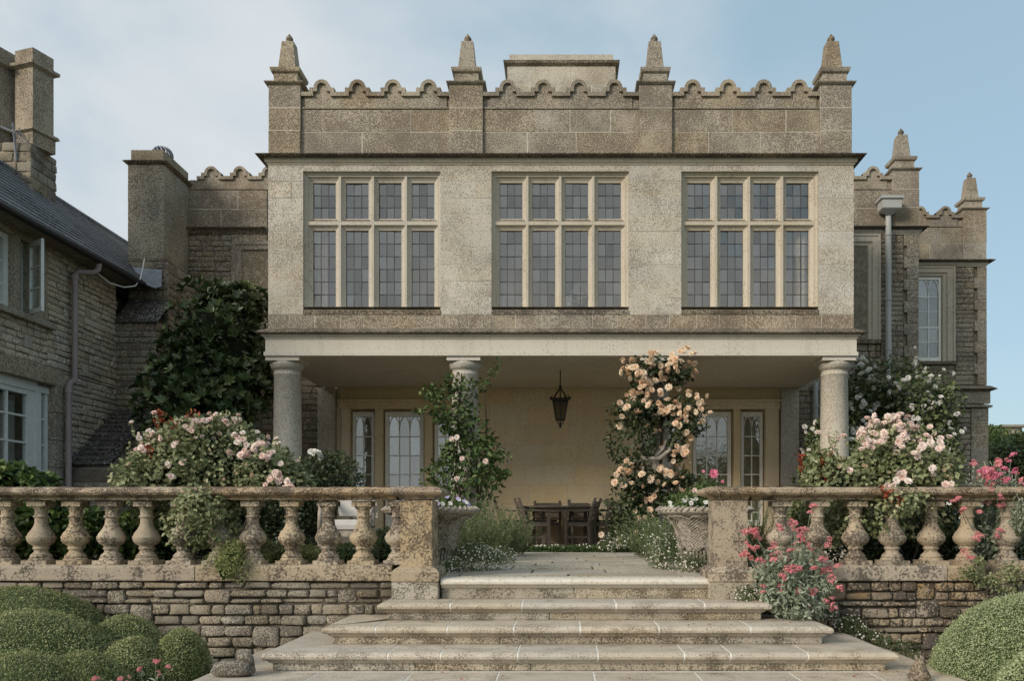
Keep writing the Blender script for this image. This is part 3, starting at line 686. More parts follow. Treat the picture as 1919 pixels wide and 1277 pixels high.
f.build('sash', M['cream'], wo)
zz = [zb_ + .09] + sorted(rws) + [zt - .06]
for a, b in zip(zz[:-1], zz[1:]):
    for i in range(k): MB().box(g0 + pw * i + .006, g0 + pw * (i + 1) - .006, yy + .028, yy + .032, a + .01, b - .005).build('pane', M['dglass'], wo)
hp(MB().box(cx_(1715), cx_(1792), YC - .08, YC + .1, cz_(684), cz_(678)), 'window_sill', M['ledge'])
rubble(house, cx_(1790), cx_(1826), cz_(722), 6.27, YC, M['rubble'], hr=(.085, .15), lr=(.2, .42))
rubble(house, bx(1722) + .1, cx_(1790), cz_(722), cz_(684), YC, M['rubble'], hr=(.1, .15), lr=(.2, .42))
z = cz_(722); k_ = 0
for ztop in np.linspace(cz_(722), 6.27, 12)[1:]:
    u0 = cx_(1826) if k_ % 2 else cx_(1832); k_ += 1
    put_block(house, 'quoin', block_mesh(M['wingash']), u0, cx_(1849), z + .003, ztop - .003, YC - .005, .14, 'y'); z = ztop
hp(MB().sweep_u([(-.02, 3.43), (.1, 3.43), (.17, 3.46), (.05, 3.54), (-.02, 3.56)], bx(1722), cx_(1850), YC, 23), 'string_ledge', M['ledge'])
ashlar(house, bx(1722), cx_(1855), cz_(757), 3.43, YC - .03, M['wingash'], ch=.3, lr=(.8, 1.2), depth=.1)
hp(MB().sweep_u([(-.02, 3.04), (.08, 3.05), (.09, 3.09), (.0, 3.12)], bx(1722), cx_(1850), YC, 23), 'string_ledge', M['wingash'])
rubble(house, bx(1722), cx_(1820), 0, 3.03, YC, M['rubble'], hr=(.10, .16), lr=(.25, .5), holes=[(cx_(1755), cx_(1797), .8, 2.85)])
ashlar(house, cx_(1820), cx_(1852), 0, 3.03, YC - .01, M['wingash'], ch=.3, lr=(2, 3), depth=.1)
hp(MB().rings((cx_(1755), cx_(1797), .8, 2.85), (cx_(1763), cx_(1789), .9, 2.7), [(0, YC + .1), (0, YC - .02), (.6, YC - .02), (1, YC + .05), (1, YC + .1)]).box(cx_(1760), cx_(1792), YC + .085, YC + .1, .85, 2.8), 'blind_window_frame', M['wingash'])
# downpipe with hopper
pp = MB(); px = bx(1660); pp.tube([(px, YB - .14, 3.0), (px, YB - .14, 6.62)], .058, 12)
for zz in (6.2, 4.9, 3.9): pp.lathe([(.07, 0), (.07, .05)], (px, YB - .14, zz), 12)
dpipe = hp(pp, 'downpipe', M['gpipe'], smooth=False)
hx = px; MB().sweep_r([(-.13, 6.60), (-.02, 6.68), (.0, 6.70), (.0, 6.86), (.035, 6.88), (.035, 6.93), (-.05, 6.935)], hx - .19, hx + .19, YB - .34, YB - .06).build('hopper', M['gpipe'], dpipe)
pp = MB(); px = bx(1525); pp.tube([(px, YB - .12, .1), (px, YB - .12, 3.25)], .055, 12).lathe([(.068, 0), (.068, .06)], (px, YB - .12, 2.75), 12); hp(pp, 'downpipe', M['gpipe'])

# left wing of the house
lx0, lx1 = bx(353), bx(500)
parapet_z = 7.17
ashlar(house, lx0, lx1, 6.40, parapet_z, YB, M['parapet'], ch=.385, lr=(.6, .9), depth=.11)
hp(MB().sweep_line([(-.1, 7.17), (.012, 7.172), (.03, 7.185), (.03, 7.2), (-.1, 7.2)], lx0, lx1, YB + .012), 'string_course', M['parapet'])
for px in (396.5, 450.5, 504): mobj('merlon', MER, house, (bx(px), YB, 7.446))
hp(MB().box(lx0, bx(396.5) - PW / 2, YB + .03, YB + .2, 7.19, 7.38), 'parapet_coping', M['parapet'])
hp(MB().box(lx0, lx1, YB + .06, YB + .4, 0, 7.4), 'wing_core', M['rubmortar'])
hp(MB().sweep_line([(-.05, 6.27), (.02, 6.27), (.04, 6.31), (.06, 6.34), (.13, 6.37), (.14, 6.385), (.02, 6.40), (-.05, 6.40)], lx0, lx1, YB), 'cornice', M['ledge'])
rubble(house, lx0, bx(434), 4.2, 6.27, YB, M['rubble'], hr=(.07, .12), lr=(.15, .36), jit=.02)
ashlar(house, bx(434), lx1, 6.13, 6.27, YB - .01, M['wingash'], ch=.14, depth=.08)
hp(MB().rings((bx(434), bx(540), 3.8, 6.13), (bx(457), bx(520), 3.9, 5.93), [(0, YB + .07), (0, YB - .02), (.3, YB - .02), (.34, YB), (.8, YB + .0), (1, YB + .09)]), 'blind_window_frame', M['wingash'])
hp(MB().box(bx(450), bx(530), YB + .043, YB + .1, 3.8, 6), 'blind_window_panel', M['wingash'])
# stone chimney stack between the wings
chx0, chx1, cy0 = -8.27, -7.585, 16.23
stk = MB().box(chx0 + .02, chx1 - .02, cy0 + .02, 17.6, 4.0, 7.3).build('chimney', M['mortar'], house)
def stackblocks(x0, x1, z0, z1, y, yb, par, mat, ch=.33):
    ashlar(par, x0, x1, z0, z1, y, mat, ch=ch, lr=(.34, .5), depth=.05)
    ashlar(par, y, yb, z0, z1, x1, mat, ch=ch, lr=(.5, .7), face='x', depth=.05)
stackblocks(chx0, chx1, 5.45, 7.24, cy0, 17.3, stk, M['wingash'])
MB().sweep_r([(-.1, 7.24), (.0, 7.24), (.05, 7.27), (.075, 7.30), (.02, 7.33), (-.1, 7.33)], chx0, chx1, cy0, 17.4).build('chimney_cornice', M['ledge'], stk)
MB().box(chx0 + .04, chx1 - .03, cy0 + .04, 17.35, 7.32, 7.54).build('chimney_cap', M['parapet'], stk)
MB().sweep_r([(-.1, 5.36), (.04, 5.36), (.05, 5.40), (.0, 5.46), (-.1, 5.47)], chx0 + .02, chx1 + .02, cy0, 17.4).build('chimney_string', M['ledge'], stk)
MB().box(-8.18, -7.46, 16.14, 17.4, 3.8, 5.36).build('chimney_breast', M['rubmortar'], stk)
rubble(stk, -8.2, -7.44, 4.3, 5.36, 16.1, M['rubble'], hr=(.09, .15)); rubble(stk, 16.1, 17.3, 4.0, 5.36, -7.44, M['rubble'], hr=(.1, .16), lr=(.3, .5), face='x')
MB().box(-8.18, -7.44, 15.64, 17.3, 1.5, 4.13).build('chimney_buttress', M['rubmortar'], stk)
rubble(stk, -8.2, -7.42, 2.0, 4.1, 15.6, M['rubble'], hr=(.09, .14)); rubble(stk, 15.6, 17.2, 1.8, 4.1, -7.42, M['rubble'], hr=(.10, .16), lr=(.3, .5), face='x')
tl = rubble_meshes(M['tile'], n=5, k=2, amp=.03)
for r in range(4):
    yy = 15.56 + r * .13; zz = 4.15 + r * .13
    for i in range(3): mobj('roof_tile', random.choice(tl), stk, (-8.0 + i * .27 - .04, yy + .06, zz + .02), (.27, .24, .03), (R(45), 0, 0))
# cowl on the chimney
cw = MB()
for k in range(14):
    a0 = 2 * math.pi * k / 14; cw.tube([(-7.86 + .19 * math.sin(t) * math.cos(a0 + t * .5), 16.75 + .19 * math.sin(t) * math.sin(a0 + t * .5), 7.64 + .16 * math.cos(t)) for t in np.linspace(.15, 1.9, 7)], .016, 4)
cw.lathe([(.13, -.12), (.13, 0), (.19, .01)], (-7.86, 16.75, 7.6), 14).lathe([(.05, 0), (.03, .02)], (-7.86, 16.75, 7.79), 10)
tag(cw.build('chimney_cowl', M['leadsheet'], None), 'round finned metal cowl spinning vent on top of the ashlar chimney', 'chimney cowl')

# ------------------------------------------------------------ cottage range on the left (its wall faces +x)
WX = -8.16
cot = thing('stone_cottage', 'rubble stone side range with slate roof, open white casement and tall white garden door', 'cottage', (-10, 12, GZ))
def cp(mb, name, mat, **k): return mb.build(name, mat, cot, **k)
cp(MB().box(-10.4, WX - .07, 13.76, 15.6, GZ, 2.6).box(-10.4, WX - .07, 13.42, 15.6, 2.6, 4.9).box(-10.4, WX - .3, 9.6, 18, 4.7, 4.9).box(-10.4, WX - .07, 9.6, 15.6, 2.9, 3.6).box(-10.4, -9.2, 9.6, 18, 2.6, 4.9).box(-10.4, WX - .3, 15.6, 18, 0, 4.8), 'wall_core', M['rubmortar'])
DH = (9.5, 13.52, 0, 2.92); WH = (9.5, 13.5, 3.52, 4.9)
rubble(cot, 13.98, 15.62, 1.1, 2.92, WX, M['cottage'], hr=(.075, .12), lr=(.14, .30), face='x', jit=.016, gap=.012)
rubble(cot, 13.52, 15.62, 2.925, 4.88, WX, M['cottage'], hr=(.075, .12), lr=(.14, .30), face='x', jit=.016, gap=.012)
rubble(cot, 11.6, 13.52, 2.92, 3.53, WX, M['cottage'], hr=(.075, .12), lr=(.14, .30), face='x', jit=.016, gap=.012)
# lower garden door: lintel, jamb stones, frame
cp(MB().box(WX - .3, WX + .012, 9.6, 13.98, 2.64, 2.92), 'lintel', M['wingash'], bevel=.01)
for i in range(6): put_block(cot, 'jamb_stone', block_mesh(M['wingash']), 13.72, 13.98 - (.04 if i % 2 else 0), .0 + i * .443, .435 + i * .443, WX + .008, .3, 'x')
gd = MB(); xx0, xx1 = WX - .2, WX - .12
gd.box(xx0, xx1 + .02, 9.6, 13.72, 2.50, 2.64); gd.box(xx0, xx1, 13.65, 13.72, 0, 2.5); gd.box(xx0, xx1 + .02, 13.38, 13.52, 0, 2.5); gd.box(xx0, xx1, 13.20, 13.375, 0, 2.5)
gd.box(xx0, xx1, 11.2, 13.2, 2.42, 2.499)
for yy in (12.72, 12.2, 11.7): gd.box(xx0 + .01, xx1 - .01, yy, yy + .035, 0, 2.42)
BZ = (.43, .84, 1.25, 1.66, 2.07)
for zz in BZ: gd.box(xx0 + .02, xx1 - .012, 11.2, 13.2, zz, zz + .03); gd.box(xx0 + .02, xx1 - .012, 13.52, 13.65, zz, zz + .03)
gdo = cp(gd, 'garden_door', M['white'])
zz = [.05, *BZ, 2.42]
for a, b in zip(zz[:-1], zz[1:]):
    for y0, y1 in ((11.735, 12.2), (12.235, 12.72), (12.755, 13.2), (13.52, 13.65)): MB().box(xx0 + .045, xx0 + .05, y0 + .005, y1 - .005, a + .03, b).build('pane', M['dglass'], gdo)
cm = curtain(0, .35, 0, 0.1, 2.4, 5, .03, name='curtain', parent=cot); cm.rotation_euler = (0, 0, R(90)); cm.location = Vector((xx0 - .12, 12.82, 0)) - W[cot.name]
# upper casement window
cp(MB().box(WX - .3, WX + .10, 9.6, 13.62, 3.50, 3.60), 'window_sill', M['wingash'], bevel=.012)
cp(MB().box(WX - .3, WX + .01, 13.06, 13.5, 3.6, 4.9).box(WX - .25, WX + .005, 12.68, 12.84, 3.6, 4.9).box(WX - .28, WX + .008, 9.6, 13.06, 4.72, 4.9), 'window_surround', M['wingash'])
uw = MB(); uw.box(WX - .16, WX - .10, 12.84, 12.88, 3.6, 4.72); uw.box(WX - .16, WX - .10, 13.02, 13.06, 3.6, 4.72)
uw.box(WX - .16, WX - .08, 12.58, 12.68, 3.6, 4.72).box(WX - .16, WX - .08, 11.6, 12.58, 3.6, 3.68).box(WX - .16, WX - .08, 11.6, 12.58, 4.64, 4.72).box(WX - .15, WX - .1, 12.1, 12.14, 3.6, 4.7)
for zz in (3.95, 4.3): uw.box(WX - .15, WX - .11, 11.6, 12.58, zz, zz + .03)
uwo = cp(uw, 'casement_window', M['white'])
for zz in (3.66, 3.98, 4.32):
    for y0 in (11.6, 12.14): MB().box(WX - .135, WX - .13, y0 + .005, y0 + .435, zz, zz + .31).build('pane', M['dglass'], uwo)
# the open leaf: hinge at y=13.06, free edge out in front
A = Vector((WX + .01, 13.06, 0)); B_ = Vector((-7.8, 12.8, 0)); Lf = (B_ - A).length
lf = MB(); lf.box(0, .035, -.02, .02, 3.62, 4.71).box(Lf - .05, Lf, -.02, .02, 3.62, 4.71).box(.035, Lf - .05, -.02, .02, 3.62, 3.69).box(.035, Lf - .05, -.02, .02, 4.64, 4.71)
for zz in (3.98, 4.31): lf.box(.035, Lf - .05, -.012, .012, zz, zz + .022)
leaf = lf.build('open_casement', M['white'], cot); an = math.atan2((B_ - A).y, (B_ - A).x)
leaf.rotation_euler = (0, 0, an); leaf.location = A - W[cot.name]
for a, b in ((3.69, 3.98), (4.0, 4.31), (4.33, 4.64)):
    p = bpy.data.objects.new('pane', MB().box(.035, Lf - .05, -.002, .002, a, b).mesh('pane', M['dglass'])); SC.collection.objects.link(p); p.parent = leaf
cp(MB().box(-9.6, -9.55, 11, 13.7, 0, 2.6), 'inner_wall', M['bark'])
# roof
GX, GZ2, RX, RZ = -7.8, 4.90, -9.2, 6.28
def roofpt(t, y): return Vector((GX + (RX - GX) * t, y, GZ2 + (RZ - GZ2) * t))
rf = MB().add([(GX, 9.6, GZ2 - .03), (GX, 18.0, GZ2 - .03), (RX, 18.0, RZ - .03), (RX, 9.6, RZ - .03), (-10.6, 9.6, GZ2 - .03), (-10.6, 18, GZ2 - .03)], [(0, 1, 2, 3), (3, 2, 5, 4), (0, 3, 4), (1, 5, 2)]).build('roof', M['slate'], cot)
sl_me = MB().box(-.5, .5, -.5, .5, -.5, .5).mesh('slate', M['slate'])
ang = math.atan2(RZ - GZ2, GX - RX); SLN = 12; SLL = math.hypot(RX - GX, RZ - GZ2)
for r in range(SLN):
    y = 11.5 - random.uniform(0, .3)
    while y < 15.75 + (2.3 if r > 2 else 0):
        wd = random.uniform(.24, .34)
        c = roofpt((r + .5) / SLN, y + wd / 2) + Vector((.012, 0, .02))
        o = mobj('slate', sl_me, rf, c, (wd - .010, SLL / SLN * 1.25, .022), None)
        o.rotation_euler = (Matrix.Rotation(-0.0, 3, 'X')).to_euler()
        Mx = Matrix(((0, -math.cos(ang - .09), math.sin(ang - .09)), (1, 0, 0), (0, math.sin(ang - .09), math.cos(ang - .09))))
        o.rotation_euler = Mx.to_euler(); y += wd
MB().tube([(RX, 9.6, RZ + .02), (RX, 18, RZ + .02)], .07, 8).build('ridge_tile', M['slate'], rf)
gt = MB(); gt.tube([(GX + .03, 9.6, GZ2 - .06), (GX + .03, 15.8, GZ2 - .06)], .065, 10); cp(gt, 'gutter', M['iron'])
cp(MB().box(WX - .2, GX + .02, 9.6, 15.8, GZ2 - .09, GZ2 - .06), 'soffit', M['rubmortar'])
cp(MB().add([(-8.2, 15.9, 5.0), (-7.5, 15.95, 4.85), (-7.5, 15.7, 4.75), (-8.0, 15.7, 4.95), (-8.15, 16.08, 5.25), (-7.55, 16.08, 5.2)], [(0, 3, 2, 1), (0, 1, 5, 4)]), 'lead_flashing', M['leadsheet'])
# chimney of the cottage
ck = MB().box(-10.4, -8.92, 14.32, 15.0, 5.0, 6.8).build('chimney', M['rubmortar'], cot)
rubble(ck, -10.4, -8.9, 5.3, 6.82, 14.3, M['retain'], hr=(.12, .2), lr=(.2, .4)); rubble(ck, 14.3, 15.02, 5.3, 6.82, -8.9, M['retain'], hr=(.12, .2), lr=(.2, .36), face='x')
for cx, ww in ((-9.05, .44), (-9.62, .5)):
    st = MB(); st.sweep_r([(-.05, 6.8), (0, 6.8), (.0, 7.02), (.05, 7.05), (.03, 7.1), (-.02, 7.12), (-.02, 8.12), (.05, 8.16), (.05, 8.21), (-.02, 8.25), (-.02, 8.45), (-.1, 8.46)], -ww / 2, ww / 2, -ww / 2, ww / 2)
    o = st.build('chimney_shaft', M['parapet'], ck); o.rotation_euler = (0, 0, R(-18)); o.location = Vector((cx, 14.62, 0)) - W[ck.name]
# downpipe
dp = MB(); x1 = WX + .10
dp.tube([(GX + .02, 14.32, GZ2 - .1), (GX + .0, 14.32, GZ2 - .22), (GX - .06, 14.28, GZ2 - .28), (x1 + .04, 14.12, GZ2 - .31), (x1, 14.1, GZ2 - .38), (x1, 14.1, 2.84), (x1 - .0, 14.08, 2.78), (x1, 13.94, 2.70), (x1, 13.92, 2.62), (x1, 13.92, GZ)], .047, 12)
for zz in (4.45, 2.55): dp.lathe([(.06, 0), (.06, .08)], (x1, 14.1 if zz > 3 else 13.92, zz), 12)
cp(dp, 'downpipe', M['pipe'], smooth=False)
cb = MB(); cb.tube([(-7.85, 14.3, 4.66), (-7.8, 14.7, 4.56), (-7.76, 15.1, 4.6), (-7.74, 15.45, 4.72), (-7.72, 15.6, 4.9), (-7.72, 15.75, 5.3)], .012, 5); cp(cb, 'cable', M['white'])
# tv aerial
ae = MB(); a0 = Vector((-9.3, 14.1, 6.95)); a1 = Vector((-8.75, 13.9, 6.72))
ae.tube([(-9.15, 14.3, 6.5), (-9.15, 14.2, 7.1)], .018, 6); ae.tube([(-10.0, 14.1, 7.3), tuple(a1)], .012, 5)
for i in range(5):
    p = a1 + Vector((-.05 * i, 0, .018 * i)); ae.tube([p + Vector((0, -.12, .07)), p + Vector((0, .12, -.07))], .006, 4)
ae.tube([(-8.77, 13.78, 6.83), (-8.77, 13.78, 6.72), (-8.72, 13.9, 6.65), (-8.9, 13.9, 6.68)], .006, 4)
tag(ae.build('tv_aerial', M['leadsheet'], None), 'thin metal television aerial sticking out from the rough chimney at upper left', 'aerial')

# lean-to with stone tiles between cottage and house
ln = thing('lean_to', 'small lean-to with a steep dark mossy stone-tiled roof against the cottage wall', 'outbuilding', (-7.8, 14.8, 0))
e0, e1, ze, zt_ = 14.04, 15.6, 1.37, 2.46
MB().add([(WX, 14.12, GZ), (-7.5, 14.12, GZ), (-7.5, 14.12, 1.33), (WX, 14.12, 1.33), (WX, 15.6, GZ), (-7.5, 15.6, GZ), (-7.5, 15.6, 2.4), (WX, 15.6, 2.4)],
         [(0, 1, 2, 3), (1, 5, 6, 2), (3, 2, 6, 7), (0, 3, 7, 4)]).build('wall', M['mortar'], ln)
ashlar(ln, WX, -7.48, 0, 1.1, 14.1, M['wingash'], ch=.17, lr=(.25, .4), depth=.06)
MB().box(WX, -7.49, 14.08, 14.2, 1.11, 1.32).build('beam', M['wood'], ln)
for r in range(13):
    z0 = .2 + r * .16; ys = 14.1 if z0 + .15 < 1.3 else 14.1 + (z0 + .15 - 1.3) / (zt_ - ze) * 1.56
    if ys > 15.35: break
    ashlar(ln, ys, 15.6, z0, z0 + .155, -7.48, M['wingash'], ch=.16, lr=(.22, .34), face='x', depth=.05)
ra = math.atan2(zt_ - ze, e1 - e0); rl = math.hypot(zt_ - ze, e1 - e0); nr = 12
for r in range(nr):
    x = WX - random.uniform(0, .1)
    while x < -7.46:
        wd = min(random.uniform(.10, .2), -7.42 - x)
        if wd < .05: break
        t = (r + .5) / nr
        mobj('roof_tile', random.choice(tl), ln, (x + wd / 2, e0 + (e1 - e0) * t, ze + (zt_ - ze) * t + .025), (wd - .006, rl / nr * 1.5, .045), (ra - .17, random.uniform(-.03, .03), 0)); x += wd

# ------------------------------------------------------------ retaining wall, balustrade
YW = 7.05
def retaining(label, x0, x1, mat, seed):
    random.seed(seed)
    t = thing('retaining_wall', label, 'wall', ((x0 + x1) / 2, YW, GZ))
    MB().box(x0, x1, YW + .075, YW + .5, GZ - .2, -.02).build('wall_core', M['retmortar'], t)
    n = rubble(t, x0, x1, GZ - .02, -.03, YW, mat, hr=(.048, .098), lr=(.09, .28), depth=.13, gap=.007, k=5, jit=.02, tall=.13)
    return t
rwl = retaining('dry stone retaining wall of grey brown rubble to the left of the steps', -6.4, X(738, YW), M['retain'], 5)
rwr = retaining('dark retaining wall of ochre lichened rubble to the right of the steps', X(1408, YW), 5.6, M['retain_r'], 9)
random.seed(21)
def bal_mesh():
    H = .530; prof = [(0, .0), ]
    P_ = [(.055, .048), (.068, .043), (.055, .052)]
    pr = [(.085, .055), (.082, .075), (.062, .095), (.053, .105), (.053, .122), (.062, .126), (.064, .138), (.056, .144), (.062, .155), (.092, .175), (.108, .20), (.112, .222), (.112, .232), (.106, .236), (.104, .243), (.096, .262), (.074, .29), (.058, .32), (.051, .345), (.049, .385), (.049, .388), (.060, .392), (.062, .404), (.052, .41), (.049, .415), (.050, .455), (.066, .472), (.070, .484)]
    mb = MB().lathe(pr, (0, 0, 0), 28); mb.box(-.105, .105, -.105, .105, 0, .034); mb.lathe([(.102, .030), (.085, .056)], (0, 0, 0), 28); mb.box(-.078, .078, -.078, .078, .484, .53)
    return mb.mesh('baluster', M['balus'], smooth=False)
BAL = bal_mesh(); BAL.polygons.foreach_set('use_smooth', [len(p.vertices) == 4 and abs(p.normal.z) < .98 and p.area < .002 for p in BAL.polygons])
RAILP = [(-.2, .648), (.0, .648), (.004, .668), (.028, .676), (.062, .688), (.078, .706), (.074, .728), (.055, .742), (.02, .752), (-.08, .758), (-.2, .760)]
YP0, YP1 = 7.0, 7.32
def rail_seg(parent, x0, x1, me=None):
    pr = [(o - .025, z) for o, z in RAILP]
    vs = []; k = len(pr)
    full = pr + [(-.295 - o + .0, z) for o, z in reversed(pr)]
    mb = MB(); n = len(full); nx = max(2, int((x1 - x0) / .035)); 
    for i in range(nx + 1):
        x = x0 + (x1 - x0) * i / nx
        for o, z in full:
            d = mnoise.noise(Vector((x * 14, o * 25, z * 25))) * .005 + mnoise.noise(Vector((x * 40, o * 60, z * 60))) * .003
            e = .985 if i in (0, nx) else 1
            mb.v.append((x, YP0 + .025 - (o * e) - d, z + d))
    for i in range(nx):
        for j in range(n):
            j2 = (j + 1) % n; mb.f.append((i * n + j, i * n + j2, (i + 1) * n + j2, (i + 1) * n + j))
    mb.f += [tuple(range(n)), tuple(nx * n + j for j in range(n - 1, -1, -1))]
    return mb.build('rail_stone', M['rail'], parent)
def noisy(mb, amp=.004, sc=18):
    mb.v = [tuple(Vector(v) + mnoise.noise_vector(Vector(v) * sc) * amp) for v in mb.v]; return mb
def balustrade(label, bal_px, pier_px, x_out, side, skip=()):
    px0, px1 = X(pier_px[0], YP0), X(pier_px[1], YP0)
    t = thing('balustrade', label, 'balustrade', ((px0 + x_out) / 2, 7.16, 0))
    for p in bal_px:
        o = mobj('baluster', BAL, t, (X(p, 7.16), 7.16, .110), (random.uniform(.97, 1.03), random.uniform(.97, 1.03), 1)); o.rotation_euler = (random.uniform(-.006, .006), random.uniform(-.006, .006), random.choice((0, 1, 2, 3)) * R(90))
    # coping stones under the balusters
    xa_, xb_ = (x_out, px0 - .07) if side < 0 else (px1 + .07, x_out)
    x = xa_
    while x < xb_ - .05:
        L = random.uniform(1.1, 1.9); b = min(x + L, xb_)
        if xb_ - b < .4: b = xb_
        mb = MB(); pr = [(-.3, -.022), (.028, -.022), (.034, -.012), (.034, .085), (.026, .102), (.008, .110), (-.3, .110)]
        nx = max(2, int((b - x) / .06)); n = len(pr)
        for i in range(nx + 1):
            xx = x + .004 + (b - x - .008) * i / nx
            for o, z in pr: d = mnoise.noise(Vector((xx * 9, o * 20, z * 20))) * .005; mb.v.append((xx, 7.06 - o - d, z + d * .7))
        for i in range(nx):
            for j in range(n): j2 = (j + 1) % n; mb.f.append((i * n + j, i * n + j2, (i + 1) * n + j2, (i + 1) * n + j))
        mb.f += [tuple(range(n)), tuple(nx * n + j for j in range(n - 1, -1, -1))]
        mb.build('coping_stone', M['balus'], t); x = b
    # rail
    ra_, rb_ = (x_out, px0 - .04) if side < 0 else (px1 + .04, x_out)
    x = ra_
    cuts = [x]
    while x < rb_: x += random.uniform(1.2, 1.8); cuts.append(min(x, rb_))
    if len(cuts) > 2 and cuts[-1] - cuts[-2] < .4: cuts.pop(-2)
    for a, b in zip(cuts[:-1], cuts[1:]): rail_seg(t, a + .002, b - .002)
    # pier
    pr = MB().sweep_r([(-.05, .0), (0, .02), (0, .06), (0, .645)], px0, px1, YP0, YP1)
    nz_ = 14; mb = MB()
    for i in range(nz_ + 1):
        z = .09 + (.555) * i / nz_
        ring = []
        for a, b, cc, d in ((px0, YP0, px1, YP0), (px1, YP0, px1, YP1), (px1, YP1, px0, YP1), (px0, YP1, px0, YP0)):
            for j in range(6): ring.append((a + (cc - a) * j / 6, b + (d - b) * j / 6, z))
        mb.v += ring
    m = 24
    for i in range(nz_):
        for j in range(m): j2 = (j + 1) % m; mb.f.append((i * m + j, i * m + j2, (i + 1) * m + j2, (i + 1) * m + j))
    noisy(mb, .004, 14).build('pier', M['balus'], t)
    MB().sweep_r([(-.03, -.024), (.058, -.024), (.062, -.016), (.062, .055), (.045, .075), (.012, .098), (-.03, .105)], px0, px1, YP0, YP1).build('pier_base', M['balus'], t)
    MB().box(px0 - .06, px1 + .058, YP0 - .055, YP1 + .05, -.17, -.026).build('pier_plinth', M['riser'], t, bevel=.006)
    capm = MB().sweep_r([(o + (.012 if z > .67 else .008), z + .003) for o, z in RAILP if o > -.15] + [(-.13, .764)], px0, px1, YP0, YP1)
    capm.build('pier_cap', M['rail'], t)
    return t
balustrade('left balustrade of lichened vase-shaped balusters ending in a square pier by the urn', [-120, -53, 14, 77, 142, 209, 275, 344, 410, 474, 547, 616, 681, 746], (750, 810), -6.4, -1)
balustrade('right balustrade of lichened balusters behind the red valerian, ending in a square pier', [1462, 1531, 1603, 1671.6, 1744.5, 1812, 1886, 1955, 2024], (1340, 1401), 5.6, 1)

# ------------------------------------------------------------ steps
steps = thing('garden_steps', 'broad flight of weathered stone steps with rounded nosings between the balustrades', 'steps', (.1, 6.4, GZ))
NOSE = [(-.42, 0), (.02, 0), (.045, -.004), (.06, -.014), (.068, -.028), (.064, -.044), (.05, -.054), (.03, -.058), (.026, -.064), (.026, -.07), (.012, -.075), (.006, -.082), (-.42, -.082)]
def nose_piece(parent, axis, a, b, fixed, z, ma=0, mb_=0, sg=1, mat='step', name='tread_slab', wid=.42):
    """axis x: runs along x, outward -y from y=fixed; axis y: runs along y, outward sg*x from x=fixed"""
    n = len(NOSE); m = MB(); ns_ = max(1, int(abs(b - a) / .05))
    for i in range(ns_ + 1):
        for j, (o, zz) in enumerate(NOSE):
            if o < -.1: o = -wid
            ea = a - ma * o; eb = b + mb_ * o
            if i == 0: u = ea
            elif i == ns_: u = eb
            else:
                u = a + (b - a) * i / ns_; u = min(max(u, min(ea, eb)), max(ea, eb)) if (ma or mb_) else u
            d = mnoise.noise(Vector((u * 11, fixed * 3 + o * 30, (z + zz) * 30))) * .0035 if 1 <= j <= 9 else 0
            oo = o + d
            if axis == 'x': m.v.append((u, fixed - oo, z + zz))
            else: m.v.append((fixed + sg * oo, u, z + zz))
    for i in range(ns_):
        for j in range(n): j2 = (j + 1) % n; m.f.append((i * n + j, i * n + j2, (i + 1) * n + j2, (i + 1) * n + j))
    m.f += [tuple(range(n)), tuple(ns_ * n + j for j in range(n - 1, -1, -1))]
    return m.build(name, M[mat], parent)
def tier(x0, x1, yf, yb, z, zb, joints, mat='step', rmat='riser', jm='mortar'):
    """x0,x1,yf: riser faces; joints: fractions where the front slabs meet"""
    g = .013
    inset = [(o - .004 if o > -.1 else -.40, zz - (.003 if i < 3 else 0) + (.003 if i > 8 else 0)) for i, (o, zz) in enumerate(NOSE)]
    MB().sweep_u([(o, z + zz) for o, zz in inset], x0, x1, yf, yb).build('mortar_bed', M['stepmortar'], steps)
    js = [0] + joints + [1]
    for i in range(len(js) - 1):
        a = x0 + (x1 - x0) * js[i]; b = x0 + (x1 - x0) * js[i + 1]
        nose_piece(steps, 'x', a + (g / 2 if i else 0), b - (g / 2 if i < len(js) - 2 else 0), yf, z, ma=1 if i == 0 else 0, mb_=1 if i == len(js) - 2 else 0, mat=mat)
    if yb - yf > .05:
        nose_piece(steps, 'y', yf + .003, yb, x0, z, ma=1, sg=-1, mat=mat); nose_piece(steps, 'y', yf + .003, yb, x1, z, ma=1, sg=1, mat=mat)
    # risers
    me = block_mesh(M[rmat]); x = x0 
    while x < x1 - .01:
        L = random.uniform(.7, 1.3); b = min(x + L, x1)
        if x1 - b < .3: b = x1
        put_block(steps, 'riser_stone', me, x + (.002 if x > x0 else 0), b - (.002 if b < x1 else 0), zb + .001, z - .080, yf, .3, 'y', .001); x = b
    MB().box(x0 + .004, x1 - .004, yf + .25, yb, zb, z - .079).build('riser_core', M[rmat], steps)
    MB().box(x0 + .3, x1 - .3, yf + .35, 7.2, z - .08, z - .004).build('tread_fill', M[mat], steps)
# top step between the piers, new pale stone
x0, x1 = X(826, 6.98), X(1328, 6.98)
TOPX = [x0, X(1072, 6.98), x1]
for a, b in zip(TOPX[:-1], TOPX[1:]):
    m = MB().sweep_line([(o if o > -.1 else -.26, zz) for o, zz in NOSE], a + .001, b - .001, 7.03); m.build('tread_slab', M['newstep'], steps)
put_block(steps, 'riser_stone', block_mesh(M['riser']), x0, (x0 + x1) / 2, -.165, -.081, 7.03, .25, 'y'); put_block(steps, 'riser_stone', block_mesh(M['riser']), (x0 + x1) / 2 + .002, x1, -.165, -.081, 7.03, .25, 'y')
LP = .062
tier(X(708, 6.64) + LP, X(1445, 6.64) - LP, 6.64 + .06, YW + .06, -.166, -.304, [.17, .36, .61, .845])
tier(X(603.5, 6.28) + LP, X(1561, 6.28) - LP, 6.28 + .06, YW + .04, -.305, -.441, [.09, .235, .37, .505, .665, .85])
